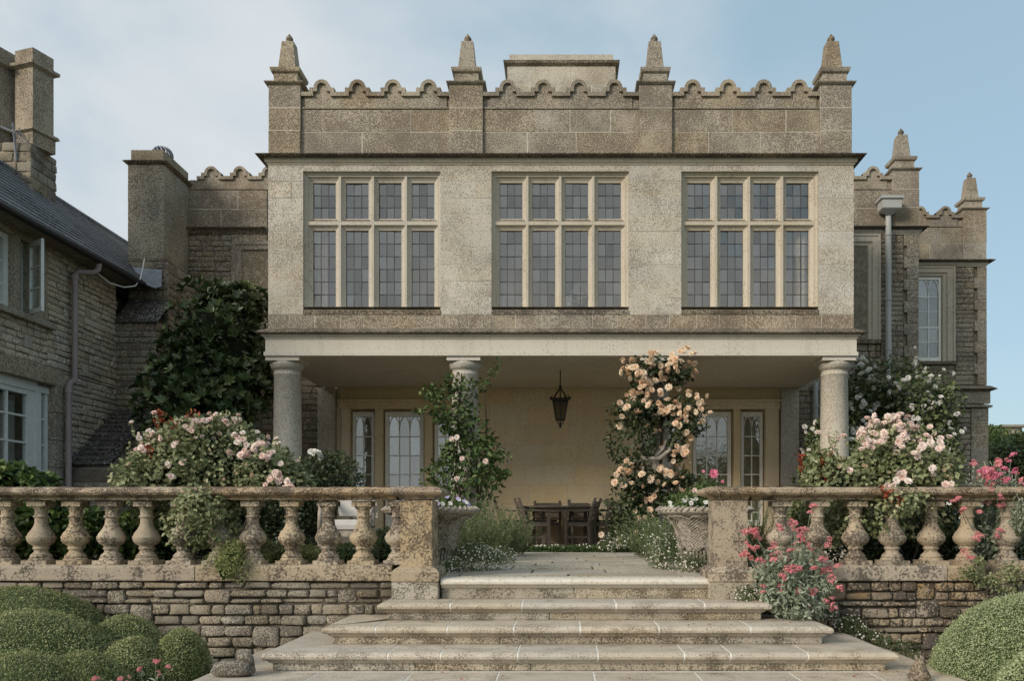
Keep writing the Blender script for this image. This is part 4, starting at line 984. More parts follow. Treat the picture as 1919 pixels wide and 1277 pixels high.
tier(X(489, 5.92) + LP, X(1682, 5.92) - LP, 5.92 + .06, YW + .04, -.442, -.576, [.19, .275, .40, .53, .67, .745, .87])
tier(-2.40, 2.62, 5.50, YW + .04, -.577, GZ - .02, [.14, .27, .39, .52, .66, .79, .9])

# ------------------------------------------------------------ planting helpers
def leaf_mesh(name, mat, P, D, Nn, L, Wd, tint, fold=.18, oval=False):
    """P base points, D tip directions, Nn face normals, L lengths, Wd widths"""
    n = len(P); D = D / (np.linalg.norm(D, axis=1, keepdims=True) + 1e-9)
    S = np.cross(D, Nn); S /= (np.linalg.norm(S, axis=1, keepdims=True) + 1e-9); Nn = np.cross(S, D)
    L = np.broadcast_to(L, (n,))[:, None]; Wd = np.broadcast_to(Wd, (n,))[:, None]
    if oval:
        pts = [P, P + D * L * .35 + S * Wd * .5 + Nn * Wd * fold, P + D * L * .75 + S * Wd * .42 + Nn * (Wd * fold - L * .05), P + D * L - Nn * L * .12,
               P + D * L * .75 - S * Wd * .42 + Nn * (Wd * fold - L * .05), P + D * L * .35 - S * Wd * .5 + Nn * Wd * fold]
        k = 6; fc = [(0, 1, 2, 3), (0, 3, 4, 5)]
    else:
        pts = [P, P + D * L * .5 + S * Wd * .5 + Nn * Wd * fold, P + D * L, P + D * L * .5 - S * Wd * .5 + Nn * Wd * fold]; k = 4; fc = [(0, 1, 2), (0, 2, 3)]
    V = np.stack(pts, 1).reshape(-1, 3).astype(np.float32); fl = len(fc[0]); nf = len(fc)
    base = (np.arange(n) * k)[:, None, None]; Fi = (base + np.array(fc)[None]).reshape(-1).astype(np.int32)
    m = bpy.data.meshes.new(name); m.vertices.add(len(V)); m.vertices.foreach_set('co', V.ravel())
    m.loops.add(len(Fi)); m.loops.foreach_set('vertex_index', Fi); m.polygons.add(n * nf)
    m.polygons.foreach_set('loop_start', np.arange(0, len(Fi), fl, dtype=np.int32)); 
    a = m.attributes.new('tint', 'FLOAT', 'POINT'); a.data.foreach_set('value', np.repeat(np.clip(tint, 0, 1), k).astype(np.float32))
    m.materials.append(mat); m.update(); m.validate(); return m
def unit(v): return v / (np.linalg.norm(v, axis=-1, keepdims=True) + 1e-9)
def rnd_dirs(n): return unit(RG.normal(size=(n, 3)))
def lump(P, sc, seed=0):
    s = seed * 1.7
    return (np.sin(P[:, 0] * sc + 1.3 * s + 1.1 * np.sin(P[:, 2] * sc * .8)) + np.sin(P[:, 1] * sc * 1.13 + 2 * s + np.sin(P[:, 0] * sc * .7)) + np.sin(P[:, 2] * sc * 1.21 + s + np.sin(P[:, 1] * sc))) / 3
def blobs(E, n, depth=.45, noise_=.18, sc=7, seed=0):
    """points through the outer part of a set of ellipsoids (cx,cy,cz,rx,ry,rz); returns points and outward directions"""
    E = np.array(E, float); wt = (E[:, 3] * E[:, 5] + E[:, 4] * E[:, 5]) ; ix = RG.choice(len(E), n, p=wt / wt.sum())
    d = rnd_dirs(n); r = 1 - depth * RG.random(n) ** 1.6
    P = E[ix, :3] + d * E[ix, 3:] * r[:, None]
    P = P + d * (lump(P, sc, seed) * noise_)[:, None] * np.minimum(E[ix, 3:].min(1), .5)[:, None] * 2
    inside = np.zeros(n, bool)
    for j in range(len(E)):
        q = ((P - E[j, :3]) / E[j, 3:]); inside |= (np.linalg.norm(q, axis=1) < .62) & (ix != j)
    k = ~inside; return P[k], unit(d[k] / E[ix][k, 3:])
def foliage(parent, name, mat, E, n, L, Wd, depth=.45, noise_=.18, sc=7, oval=False, up=.35, hang=0, seed=0, spread=.8, extra=None, tintsh=0):
    P, O = blobs(E, n, depth, noise_, sc, seed); k = len(P)
    D = unit(O * .6 + rnd_dirs(k) * spread + np.array([0, 0, -hang])); Nn = unit(O * .7 + rnd_dirs(k) * .55 + np.array([0, 0, up]))
    if extra is not None:
        P = np.vstack([P, extra[0]]); D = np.vstack([D, extra[1]]); Nn = np.vstack([Nn, extra[2]]); k = len(P)
    ln = L * (.65 + .7 * RG.random(k)); tt = .35 + .22 * RG.normal(size=k) + .25 * lump(P, 9, seed + 3) + tintsh
    m = leaf_mesh(name, M[mat], P, D, Nn, ln, ln * (Wd / L), tt, oval=oval)
    o = mobj(name, m, parent); o['kind'] = 'stuff'; return o
def core(parent, E, f=.72, mat='core', name='shade_core'):  # dark solids inside the foliage; their colour stands for shade among the leaves
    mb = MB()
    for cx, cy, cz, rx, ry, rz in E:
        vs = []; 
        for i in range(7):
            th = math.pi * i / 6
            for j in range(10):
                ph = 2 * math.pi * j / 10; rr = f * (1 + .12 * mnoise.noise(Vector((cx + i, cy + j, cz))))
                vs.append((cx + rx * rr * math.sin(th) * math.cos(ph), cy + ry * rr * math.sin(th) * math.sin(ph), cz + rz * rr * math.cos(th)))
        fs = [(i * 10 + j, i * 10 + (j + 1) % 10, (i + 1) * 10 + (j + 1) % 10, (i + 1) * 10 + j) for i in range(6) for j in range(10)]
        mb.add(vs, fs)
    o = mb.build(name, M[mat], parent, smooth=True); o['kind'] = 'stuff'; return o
def stems(parent, roots, tips, r=.012, wob=.08, mat='bark', name='stems'):
    mb = MB()
    for a, b in zip(roots, tips):
        a = Vector(a); b = Vector(b); n = 7; off = Vector(RG.normal(size=3) * wob)
        pts = [a.lerp(b, i / (n - 1)) + off * math.sin(math.pi * i / (n - 1)) + Vector((0, 0, .1 * (b - a).length * math.sin(math.pi * i / (n - 1)))) * .5 for i in range(n)]
        mb.tube(pts, [r * (1 - .6 * i / (n - 1)) for i in range(n)], 5)
    return mb.build(name, M[mat], parent)
def bloom_mesh(name, mat, layers=((.72, 8, -.35), (1.0, 9, .22), (.90, 8, .62), (.68, 7, .98), (.45, 6, 1.22), (.25, 4, 1.4)), seed=0):
    """open rose of radius 1: rings of cupped petals, tilt in radians from flat"""
    rr = random.Random(seed); mb = MB()
    for rad, n, tilt in layers:
        for k in range(n):
            a = 2 * math.pi * (k + rr.random() * .35) / n; w_ = rad * 1.15 * math.pi / n * 1.35; t = tilt + rr.uniform(-.15, .15)
            cu, su = math.cos(a), math.sin(a)
            def pt(u, v, h=0): 
                rx = u * math.cos(t) * rad + .08; z = u * math.sin(t) * rad * .9 - .25 + h
                return (cu * rx - su * v, su * rx + cu * v, z)
            vs = [pt(0, 0), pt(.55, -w_ * .5, .03), pt(1, -w_ * .33, -.05), pt(1.06, 0, -.08), pt(1, w_ * .33, -.05), pt(.55, w_ * .5, .03), pt(.6, 0, -.06)]
            mb.add(vs, [(0, 1, 6), (1, 2, 3, 6), (3, 4, 5, 6), (5, 0, 6)])
    m = bpy.data.meshes.new(name); m.from_pydata(mb.v, [], mb.f); m.materials.append(mat); m.shade_smooth(); return m
BL = {k: [bloom_mesh('rose_bloom', M[k], seed=i) for i in range(3)] for k in ('pink', 'apricot', 'whitep', 'hotpink', 'dry')}
def blooms(parent, kind, P, O, r=(.03, .045), name='rose_bloom'):
    for p, o in zip(P, O):
        q = Vector(o).to_track_quat('Z', 'Y'); q = q @ Matrix.Rotation(random.random() * 6.28, 4, 'Z').to_quaternion()
        s = random.uniform(*r); ob = mobj(name, random.choice(BL[kind]), parent, p, (s, s, s * random.uniform(.8, 1.1))); ob.rotation_euler = q.to_euler()
def pickdir(E, n, cond, grow=1.03, seed=0, noise_=.18, sc=7):
    """surface points whose outward direction passes cond"""
    res = []; 
    while len(res) < n:
        P, O = blobs(E, 200, 0.02, noise_, sc, seed)
        for p, o in zip(P, O):
            if cond(p, o): res.append((p + o * .02, o))
    res = res[:n]; return [r[0] for r in res], [unit(r[1] + np.array([0, -.5, .3]) + RG.normal(size=3) * .25) for r in res]
def cluster(P, O, m=(2, 5), sp=.05):
    PP, OO = [], []
    for p, o in zip(P, O):
        for _ in range(random.randint(*m)): PP.append(p + RG.normal(size=3) * sp); OO.append(unit(o + RG.normal(size=3) * .5))
    return PP, OO
def ell(px, py, d, rpx, rpy, ry=None):
    """ellipsoid centred on what stands at this place, d metres out"""
    rx = rpx * d / F; rz = rpy * d / F; return (X(px, d), d, Z(py, d), rx, ry or rx, rz)

vt = bpy.data.objects['flower_vase']; P, O = pickdir([(X(1080, 14.4), 14.4, 4.2, .16, .1, .12)], 40, lambda p, o: o[1] < .5); blooms(vt, 'whitep', P, O, (.025, .04), name='flower')
# ---- clipped box mounds
def mound(label, E, n, mat, leaf=.016, group=None, dome=.93):
    cx, cy, cz, rx, ry, rz = E
    t = thing('box_mound', label, 'topiary', (cx, cy, GZ), group)
    k = n; d = rnd_dirs(k * 2); d = d[d[:, 2] > -.25][:k]; k = len(d)
    B = np.array([cx, cy, cz]); P = B + d * np.array([rx, ry, rz]) * (1 + .012 * RG.normal(size=k))[:, None]
    P += d * (lump(P, 9, cx) * .018 + lump(P, 34, cy) * .003)[:, None]
    sh = RG.random(k) < .035; P[sh] += d[sh] * (RG.random(sh.sum()) * .03)[:, None]
    P = P[P[:, 2] > GZ]; d = d[:len(P)] if len(P) == k else unit((P - B) / np.array([rx, ry, rz])); k = len(P); O = unit(d / np.array([rx, ry, rz]))
    ln = leaf * (.6 + .8 * RG.random(k))
    m = leaf_mesh('foliage', M[mat], P, unit(O * .7 + rnd_dirs(k) * .8), unit(O + rnd_dirs(k) * .6), ln, ln * .62, .45 + .2 * RG.normal(size=k) + .2 * lump(P, 40, cx) + .22 * lump(P, 6, cy), fold=.15)
    o = mobj('foliage', m, t); o['kind'] = 'stuff'
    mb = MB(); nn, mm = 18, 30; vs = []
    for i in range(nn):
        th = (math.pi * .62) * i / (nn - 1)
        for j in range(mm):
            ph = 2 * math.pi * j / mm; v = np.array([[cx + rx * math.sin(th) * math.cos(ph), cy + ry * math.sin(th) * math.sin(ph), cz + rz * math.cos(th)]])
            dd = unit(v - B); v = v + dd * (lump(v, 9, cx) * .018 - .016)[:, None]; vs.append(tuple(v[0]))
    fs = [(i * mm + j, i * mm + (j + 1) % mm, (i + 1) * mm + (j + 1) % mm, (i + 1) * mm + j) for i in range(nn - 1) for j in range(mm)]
    mb.add(vs, fs); mb.build('shade_core', M['boxcore'], t, smooth=True)  # dark green solid: shade beneath the leaf shell is put into its colour
    return t
def mnd(label, px, top, d, rpx, rzm, n, mat='L_box', ry=None, leaf=.0125):
    n = int(n * (1.7 if n < 50000 else 1))
    rx = rpx * d / F; zt = Z(top, d); return mound(label, (X(px, d), d, zt - rzm, rx, ry or rx, rzm), n, mat, leaf, 'clipped box mounds beside the steps')
mnd('dark low box mound against the wall at the far left, behind the others', 45, 1102, 6.55, 150, .50, 16000, 'L_box', .55)
mnd('largest clipped box mound of the left group, broad and olive green', 55, 1146, 5.85, 175, .62, 26000, 'L_box', .62)
mnd('box mound at the lower left edge, in front of the broad one', 30, 1226, 5.15, 150, .45, 16000, 'L_box', .4, .011)
mnd('small box mound nestled between the front left mounds', 150, 1224, 5.30, 92, .38, 11000, 'L_box', .3, .011)
mnd('flat topped box mound at the back, just below the rubble stones', 232, 1155, 6.35, 75, .40, 9000, 'L_box', .35)
mnd('middle box mound tucked between the broad one and the one by the steps', 248, 1194, 5.85, 68, .42, 9000, 'L_box', .3)
mnd('dark green box mound nearest the steps on the left', 338, 1181, 6.05, 57, .52, 11000, 'L_box', .3)
mnd('large pale green box mound filling the lower right corner', 1945, 1113, 5.95, 200, .86, 95000, 'L_boxr', .75, .0115)
mnd('low pale box mound at the extreme lower right edge', 1990, 1215, 5.2, 130, .5, 12000, 'L_boxr', .4, .016)

# ---- large dark rhododendron between the chimney and the loggia
E = [ell(422, 640, 15.0, 84, 96, .7), ell(375, 695, 14.7, 68, 80, .7), ell(458, 585, 15.2, 48, 58, .5), ell(352, 765, 14.5, 56, 66, .6), ell(445, 740, 14.9, 62, 80, .6), ell(410, 830, 14.6, 88, 75, .7), ell(412, 598, 15.3, 36, 42, .4)]
t = thing('rhododendron', 'tall dark evergreen rhododendron with glossy whorled leaves filling the corner by the loggia', 'shrub', (X(410, 14.6), 14.6, 0))
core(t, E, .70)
P, O = blobs(E, 1350, .34, .34, 3.2, 2); sel = O[:, 1] < .45; P, O = P[sel], O[sel]
pp_, dd_, nn_, tt_ = [], [], [], []
for p, o in zip(P, O):
    ax = unit(o + np.array([0, -.15, .55]) + RG.normal(size=3) * .3); u = unit(np.cross(ax, rnd_dirs(1)[0])); v = np.cross(ax, u); tt0 = RG.normal() * .16 + .38 + (.25 if RG.random() < .12 else 0)
    for k in range(9):
        a = 2 * math.pi * k / 9 + RG.random() * .5; rad = u * math.cos(a) + v * math.sin(a)
        e = .7 + RG.random() * 1.0
        pp_.append(p); dd_.append(rad + ax * e); nn_.append(ax - rad * .35); tt_.append(tt0 + RG.normal() * .1)
k = len(pp_); ln = .165 * (.7 + .5 * RG.random(k))
m = leaf_mesh('foliage', M['L_dark'], np.array(pp_), np.array(dd_), unit(np.array(nn_)), ln, ln * .37, np.array(tt_) + .06, oval=True, fold=.12)
o = mobj('foliage', m, t); o['kind'] = 'stuff'
foliage(t, 'foliage', 'L_dark', E, 6000, .11, .036, depth=.5, noise_=.22, sc=3.2, oval=True, seed=2, tintsh=-.15)

# ---- rose bushes behind the balustrade
def rose_bush(label, E, E2, n, top, nb, roots, reds=None, cond=None):
    t = thing('rose_bush', label, 'rose bush', (E[0][0], E[0][1], 0))
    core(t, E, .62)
    foliage(t, 'foliage', 'L_rose', E, n, .050, .035, depth=.5, noise_=.3, sc=8, seed=4, hang=.1)
    if E2: foliage(t, 'foliage', 'L_rose', E2, int(n * .22), .040, .028, depth=.8, noise_=.35, sc=9, seed=5, hang=.5, spread=1)
    P, O = pickdir(E, nb, cond or (lambda p, o: p[2] > top + random.random() * .3 and o[1] < .5), noise_=.3, sc=8, seed=4)
    P2, O2 = cluster(P, O, (2, 5), .035); blooms(t, 'pink', P2, O2, (.018, .032))
    P, O = pickdir(E, nb, lambda p, o: o[1] < .2, noise_=.3, sc=8, seed=4); blooms(t, 'dry', P, O, (.010, .018), name='faded_bloom')
    tips = [E[i % len(E)][:3] for i in range(len(roots))]; stems(t, roots, tips, .014, .05)
    for _ in range(16):
        e = random.choice(E); a = Vector((e[0] + random.uniform(-.8, .8) * e[3], e[1] - e[4] * .4, e[2] + e[5] * .75)); b = a + Vector((random.gauss(0, .06), random.gauss(-.03, .03), random.uniform(.08, .2)))
        stems(t, [a], [b], .004, .01, 'stem', 'shoot'); k_ = 14; pp = np.array([tuple(a.lerp(b, random.random())) for _ in range(k_)]) + RG.normal(size=(k_, 3)) * .008
        o = mobj('foliage', leaf_mesh('foliage', M['L_rose'], pp, rnd_dirs(k_) + np.array([0, 0, .3]), rnd_dirs(k_), np.full(k_, .035), np.full(k_, .022), RG.random(k_) * .6 + .4), t); o['kind'] = 'stuff'
        if random.random() < .6: blooms(t, 'pink', [tuple(b)], [(0, -.5, 1)], (.02, .034))
    if reds:
        pp, dd = [], []
        for a, b in reds:
            a = np.array(a); b = np.array(b)
            for _ in range(46): u_ = RG.random() ** .7; pp.append(a + (b - a) * u_ + RG.normal(size=3) * .018); dd.append(unit(rnd_dirs(1)[0] + np.array([0, 0, .1])))
        k = len(pp); ln = .040 * (.6 + .7 * RG.random(k)); o = mobj('red_shoots', leaf_mesh('red_shoots', M['L_red'], np.array(pp), np.array(dd), rnd_dirs(k), ln, ln * .6, RG.random(k)), t); o['kind'] = 'stuff'
        stems(t, [r[0] for r in reds], [r[1] for r in reds], .004, .01, 'L_red', 'shoot_stems')
    return t
d = 8.0
def W3(px, py, d): return (X(px, d), d, Z(py, d))
E = [ell(330, 872, d, 82, 62, .34), ell(420, 862, d + .1, 88, 66, .36), ell(282, 895, d, 52, 42, .3), ell(500, 885, d, 58, 46, .3), ell(375, 835, d + .1, 75, 42, .3), ell(545, 905, d, 36, 30, .2), ell(305, 835, d + .1, 38, 32, .24)]
E2 = [ell(372, 945, 7.0, 48, 32, .14), ell(395, 985, 7.2, 58, 46, .2), ell(440, 945, 7.25, 32, 28, .15), ell(340, 962, 7.3, 40, 30, .14), ell(282, 955, 7.35, 30, 26, .12)]
rose_bush('sage leaved shrub rose with blush blooms and red shoots spilling over the left rail', E, E2, 15000, 1.0, 42,
          [W3(430, 1062, 7.6), W3(445, 1062, 7.65), (X(435, 7.7), 7.7, 0), (X(420, 7.7), 7.7, 0), (X(470, 7.7), 7.7, 0)],
          [(W3(300, 830, d), W3(292, 765, d)), (W3(315, 830, d), W3(300, 768, d)), (W3(355, 830, d), W3(352, 772, d)), (W3(345, 825, d), W3(372, 775, d)), (W3(285, 860, d - .2), W3(275, 838, d - .2)), (W3(330, 830, d - .1), W3(345, 795, d - .1)), (W3(330, 815, d - .1), W3(322, 790, d - .1))])
rosL = bpy.data.objects['rose_bush']
for px, py, nn in ((463, 848, 9), (448, 822, 5), (500, 855, 8), (520, 890, 9), (541, 905, 5), (345, 868, 1), (316, 886, 1), (503, 906, 4), (478, 838, 4), (260, 838, 3)):
    blooms(rosL, 'pink', [np.array(W3(px, py, 7.62)) + RG.normal(size=3) * .035 for _ in range(nn)], [unit(np.array([0, -1, .5]) + RG.normal(size=3) * .4) for _ in range(nn)], (.024, .036))
d = 7.9
E = [ell(1690, 868, d, 80, 62, .36), ell(1620, 885, d, 62, 52, .3), ell(1745, 885, d, 50, 48, .3), ell(1570, 898, d - .1, 46, 42, .26), ell(1660, 850, d + .1, 60, 40, .3), ell(1540, 880, d, 30, 45, .2)]
E2 = [ell(1650, 950, 7.25, 52, 44, .2), ell(1700, 935, 7.0, 48, 34, .14), ell(1600, 955, 7.4, 42, 34, .15), ell(1570, 985, 7.45, 34, 46, .15), ell(1745, 945, 7.3, 34, 34, .15), ell(1665, 985, 7.35, 44, 38, .16)]
rose_bush('shrub rose crowned with dense blush pink bloom hanging over the right rail', E, E2, 14000, 1.12, 66,
          [(X(1660, 7.7), 7.7, 0), (X(1680, 7.7), 7.7, 0), (X(1700, 7.7), 7.7, 0), (X(1610, 7.7), 7.7, 0)],
          [(W3(1585, 905, d - .2), W3(1570, 850, d - .2)), (W3(1560, 905, d - .2), W3(1555, 850, d - .2)), (W3(1545, 905, d - .2), W3(1540, 860, d - .2)), (W3(1508, 890, d), W3(1500, 855, d)), (W3(1690, 940, 6.95), W3(1650, 918, 6.95)), (W3(1517, 900, d), W3(1512, 876, d))])
rosR = bpy.data.objects['rose_bush.001']
for px, py, nn in ((1582, 875, 1), (1598, 873, 1), (1690, 830, 7), (1650, 825, 7), (1720, 840, 6), (1740, 875, 3), (1760, 830, 4), (1705, 905, 2), (1672, 912, 3), (1685, 885, 4), (1778, 908, 2), (1745, 815, 4), (1625, 835, 5)):
    blooms(rosR, 'pink', [np.array(W3(px, py, 7.5 if py < 895 else 7.05)) + RG.normal(size=3) * .035 for _ in range(nn)], [unit(np.array([0, -1, .5]) + RG.normal(size=3) * .4) for _ in range(nn)], (.024, .036))

# ---- climbers on the columns
E = [ell(838, 768, 13.6, 26, 24, .22), ell(820, 738, 13.6, 22, 10, .15), ell(850, 716, 13.7, 18, 12, .15), ell(895, 722, 13.6, 20, 8, .12), ell(846, 800, 13.6, 24, 22, .22), ell(884, 822, 13.6, 30, 22, .25), ell(912, 848, 13.5, 28, 20, .25), ell(842, 850, 13.5, 20, 26, .22), ell(882, 878, 13.5, 44, 24, .3), ell(922, 893, 13.4, 28, 16, .25), ell(828, 896, 13.4, 22, 20, .2), ell(872, 915, 13.4, 56, 26, .35), ell(872, 770, 13.62, 14, 26, .1)]
t = thing('climbing_rose', 'loose green climbing rose with few flowers wound round the left middle column', 'climbing rose', (-1.6, 13.6, 0))
foliage(t, 'foliage', 'L_climb', E, 2500, .085, .045, depth=.9, noise_=.7, sc=3.3, oval=True, seed=6, spread=1, hang=.15)
stems(t, [(-1.75, 13.6, 0), (-1.5, 13.65, 0), (-1.6, 13.55, 0), (-1.4, 13.9, 0)], [W3(865, 700, 13.75), W3(905, 715, 13.6), W3(830, 740, 13.6), W3(880, 790, 13.6)], .022, .12)
ex = [(W3(905, 720, 13.6), W3(940, 678, 13.5)), (W3(830, 745, 13.6), W3(790, 732, 13.5)), (W3(920, 860, 13.4), W3(958, 852, 13.3)), (W3(930, 895, 13.4), W3(962, 885, 13.3)), (W3(825, 770, 13.6), W3(782, 770, 13.5))]
stems(t, [e[0] for e in ex], [e[1] for e in ex], .008, .02, 'stem', 'arching_shoots')
pp = np.vstack([np.array(a)[None] + (np.array(b) - np.array(a))[None] * RG.random((34, 1)) + RG.normal(size=(34, 3)) * .03 for a, b in ex]); k = len(pp)
o = mobj('foliage', leaf_mesh('foliage', M['L_climb'], pp, rnd_dirs(k) + np.array([0, 0, -.4]), rnd_dirs(k) + np.array([0, -.5, 1]), np.full(k, .08), np.full(k, .045), RG.random(k), oval=True), t); o['kind'] = 'stuff'
blooms(t, 'pink', [W3(856, 820, 13.1), W3(866, 860, 13.05), W3(856, 898, 13.0), W3(910, 865, 13.1), W3(846, 823, 13.2)], [(0, -1, .2)] * 5, (.034, .046))
E = [ell(1222, 700, 13.7, 46, 24, .33), ell(1268, 704, 13.6, 26, 20, .25), ell(1203, 728, 13.6, 26, 26, .25), ell(1255, 765, 13.55, 62, 34, .4), ell(1200, 770, 13.55, 44, 28, .3), ell(1190, 830, 13.5, 28, 26, .25), ell(1282, 800, 13.5, 38, 22, .3), ell(1270, 850, 13.5, 22, 34, .25), ell(1225, 905, 13.45, 66, 34, .4), ell(1195, 950, 13.4, 44, 48, .35), ell(1255, 935, 13.4, 50, 38, .3), ell(1285, 900, 13.4, 26, 26, .25), ell(1180, 995, 13.35, 22, 26, .2)]
t = thing('apricot_climbing_rose', 'climbing rose with clusters of apricot flowers wrapped round the third loggia column', 'climbing rose', (1.55, 13.6, 0))
foliage(t, 'foliage', 'L_apri', E, 8500, .075, .044, depth=.85, noise_=.6, sc=3.6, oval=True, seed=8, spread=1)
stems(t, [(1.45, 13.55, 0), (1.6, 13.5, 0), (1.35, 13.6, 0)], [W3(1235, 690, 13.75), W3(1270, 780, 13.5), W3(1195, 760, 13.5)], .035, .16)
MB().tube([W3(1196, 872, 13.5), W3(1205, 860, 13.4), W3(1235, 860, 13.35), W3(1255, 845, 13.4), W3(1262, 830, 13.5)], .035, 7).tube([W3(1225, 862, 13.36), W3(1242, 842, 13.4), W3(1250, 825, 13.6)], .026, 6).build('twisted_trunk', plain('pale_bark', (.34, .30, .24), .9, .3, scale=30), t, smooth=True)
def apric(p, o): return o[1] < .25
P, O = pickdir(E[:9], 58, lambda p, o: o[1] < .25 and p[2] > 1.05, noise_=.4, sc=3.6, seed=8); P, O = cluster(P, O, (2, 6), .065); blooms(t, 'apricot', P, O, (.036, .060))
P, O = pickdir(E[8:], 22, lambda p, o: o[1] < .25, noise_=.4, sc=3.6, seed=8); P, O = cluster(P, O, (1, 3), .06); blooms(t, 'apricot', P, O, (.035, .055))
for px, py, nn in ((1285, 657, 3), (1195, 688, 5), (1222, 672, 7), (1240, 740, 5), (1155, 762, 2), (1295, 665, 2), (1262, 675, 6)):
    blooms(t, 'apricot', [np.array(W3(px, py, 13.35)) + RG.normal(size=3) * .07 for _ in range(nn)], [unit(np.array([0, -1, .4]) + RG.normal(size=3) * .4) for _ in range(nn)], (.045, .06))
E = [ell(1650, 745, 15.6, 62, 45, .7), ell(1720, 770, 15.6, 62, 42, .7), ell(1610, 780, 15.4, 45, 60, .6), ell(1680, 820, 15.3, 80, 60, .8), ell(1745, 830, 15.4, 38, 50, .5), ell(1540, 850, 14.9, 26, 70, .4), ell(1590, 850, 14.9, 50, 60, .5), ell(1760, 745, 15.8, 22, 16, .3), ell(1640, 900, 15, 120, 50, .8), ell(1565, 800, 14.9, 14, 20, .3)]
t = thing('rambling_rose', 'big white flowered rambling rose against the right wing under the downpipe', 'rambling rose', (5.6, 15.5, 0))
core(t, E, .6); foliage(t, 'foliage', 'L_ramb', E, 21000, .075, .045, depth=.55, noise_=.4, sc=3, seed=9, oval=True)
P, O = pickdir(E[:8], 85, lambda p, o: o[1] < .3, noise_=.4, sc=3, seed=9); P, O = cluster(P, O, (3, 6), .10); blooms(t, 'whitep', P, O, (.034, .055))
stems(t, [(5.4, 15.5, 0), (5.7, 15.6, 0), (6.5, 16.5, 0), (6.9, 16.8, 0)], [W3(1650, 745, 15.6), W3(1720, 770, 15.6), W3(1800, 860, 16.8), W3(1815, 830, 16.9)], .03, .15)
E = [ell(612, 878, 11.5, 42, 30, .4), ell(590, 905, 11.3, 40, 40, .4), ell(640, 905, 11.3, 30, 28, .3), ell(560, 940, 10.8, 50, 60, .5), ell(520, 960, 10.6, 50, 60, .5), ell(600, 950, 11, 30, 50, .4), ell(480, 985, 10.4, 50, 50, .5)]
t = thing('white_rose_bush', 'dark leaved rose with a few white blooms beside the first loggia column', 'rose bush', (X(600, 11.3), 11.3, 0))
core(t, E, .6); foliage(t, 'foliage', 'L_apri', E, 9000, .055, .034, depth=.6, noise_=.45, sc=4, seed=12)
for px, py, nn in ((585, 848, 5), (595, 853, 4), (580, 1000, 2), (586, 1012, 2)): blooms(t, 'whitep', [np.array(W3(px, py, 11.0)) + RG.normal(size=3) * .03 for _ in range(nn)], [(0, -1, .4)] * nn, (.03, .045))
ex = [(W3(640, 890, 11.2), W3(645, 845, 11.1)), (W3(630, 890, 11.2), W3(625, 852, 11.1)), (W3(655, 905, 11.2), W3(660, 880, 11.1))]
stems(t, [e[0] for e in ex], [e[1] for e in ex], .006, .01, 'stem', 'arching_shoots')

# ---- low planting behind the balusters
def clump(name, label, cat, E, mat, n, L, Wd, flowers=None, cr=True, **k):
    t = thing(name, label, cat, (E[0][0], E[0][1], max(GZ, E[0][2] - E[0][5])))
    if cr: core(t, E, .6)
    foliage(t, 'foliage', mat, E, n, L, Wd, **k); return t
clump('hollyhock', 'broad leaved green border plants behind the balusters at far left', 'plant', [ell(50, 985, 8.0, 45, 50, .3), ell(110, 985, 8.1, 40, 55, .3), ell(-40, 985, 8, 60, 50, .3), ell(30, 895, 8.6, 45, 30, .3), ell(75, 905, 8.6, 32, 28, .3)], 'L_fresh', 4200, .07, .06, oval=True, depth=.8, noise_=.4, sc=5)
clump('border_plant', 'deep green leafy perennial between the third and fifth balusters from the left', 'plant', [ell(172, 1000, 8.0, 40, 48, .3), ell(235, 1005, 8.0, 42, 50, .3), ell(275, 1010, 8.2, 30, 40, .3)], 'L_fresh', 3200, .06, .05, oval=True, depth=.8, noise_=.4, sc=5)
clump('rose_sucker', 'dark leafy undergrowth below the left rose bush', 'plant', [ell(335, 1010, 8.3, 55, 50, .3), ell(450, 1000, 8.4, 45, 50, .3), ell(395, 1015, 8.3, 40, 40, .3), ell(410, 960, 8.5, 120, 50, .3)], 'L_apri', 6000, .045, .032, depth=.7, noise_=.4, sc=5)
def mantle(label, E, seed):
    t = thing('ladys_mantle', label, 'plant', (E[0][0], E[0][1], 0)); foliage(t, 'foliage', 'L_fresh', [(e[0], e[1] + .02, e[2] - .02, e[3] * .8, e[4] * .7, e[5] * .7) for e in E], 160, .04, .04, oval=True, depth=.9, seed=seed)
    foliage(t, 'flower_froth', 'L_lime', E, 7500, .010, .010, depth=.8, noise_=1.3, sc=26, seed=seed); return t
mantle('frothy lime green flowers spilling over the coping between two left balusters', [ell(428, 1050, 6.98, 24, 18, .10), ell(440, 1040, 7.05, 20, 14, .09), ell(421, 1066, 6.95, 13, 15, .06)], 3)
mantle('lime green flower clump beside the eighth baluster from the left', [ell(498, 1025, 7.4, 18, 22, .1), ell(490, 1048, 7.25, 16, 13, .08), ell(515, 1040, 7.5, 22, 22, .1)], 4)
clump('mossy_cushion', 'rounded yellow green cushion plant between the ninth and tenth balusters', 'plant', [ell(578, 1040, 7.6, 30, 20, .18)], 'L_lime', 3000, .014, .008, depth=.3)
bpy.data.objects['mossy_cushion'].children[1].data.materials[0] = M['L_fresh']
clump('white_bedding', 'low mound of dark leaves with small white flowers before the bench', 'plant', [ell(650, 1040, 7.8, 38, 20, .2), ell(715, 1040, 7.7, 34, 26, .2), ell(725, 1015, 7.8, 20, 24, .2)], 'L_climb', 3600, .022, .015, depth=.4)
clump('right_undergrowth', 'dark leafy undergrowth behind the right balusters', 'plant', [ell(1640, 1030, 8.2, 60, 50, .3), ell(1720, 1020, 8.2, 60, 60, .3), ell(1780, 1010, 8.0, 50, 60, .3), ell(1850, 1010, 8.2, 60, 60, .3), ell(1930, 1000, 8.2, 60, 60, .3), ell(1610, 1040, 7.9, 30, 30, .2)], 'L_apri', 9000, .05, .03, depth=.7, noise_=.4, sc=5)
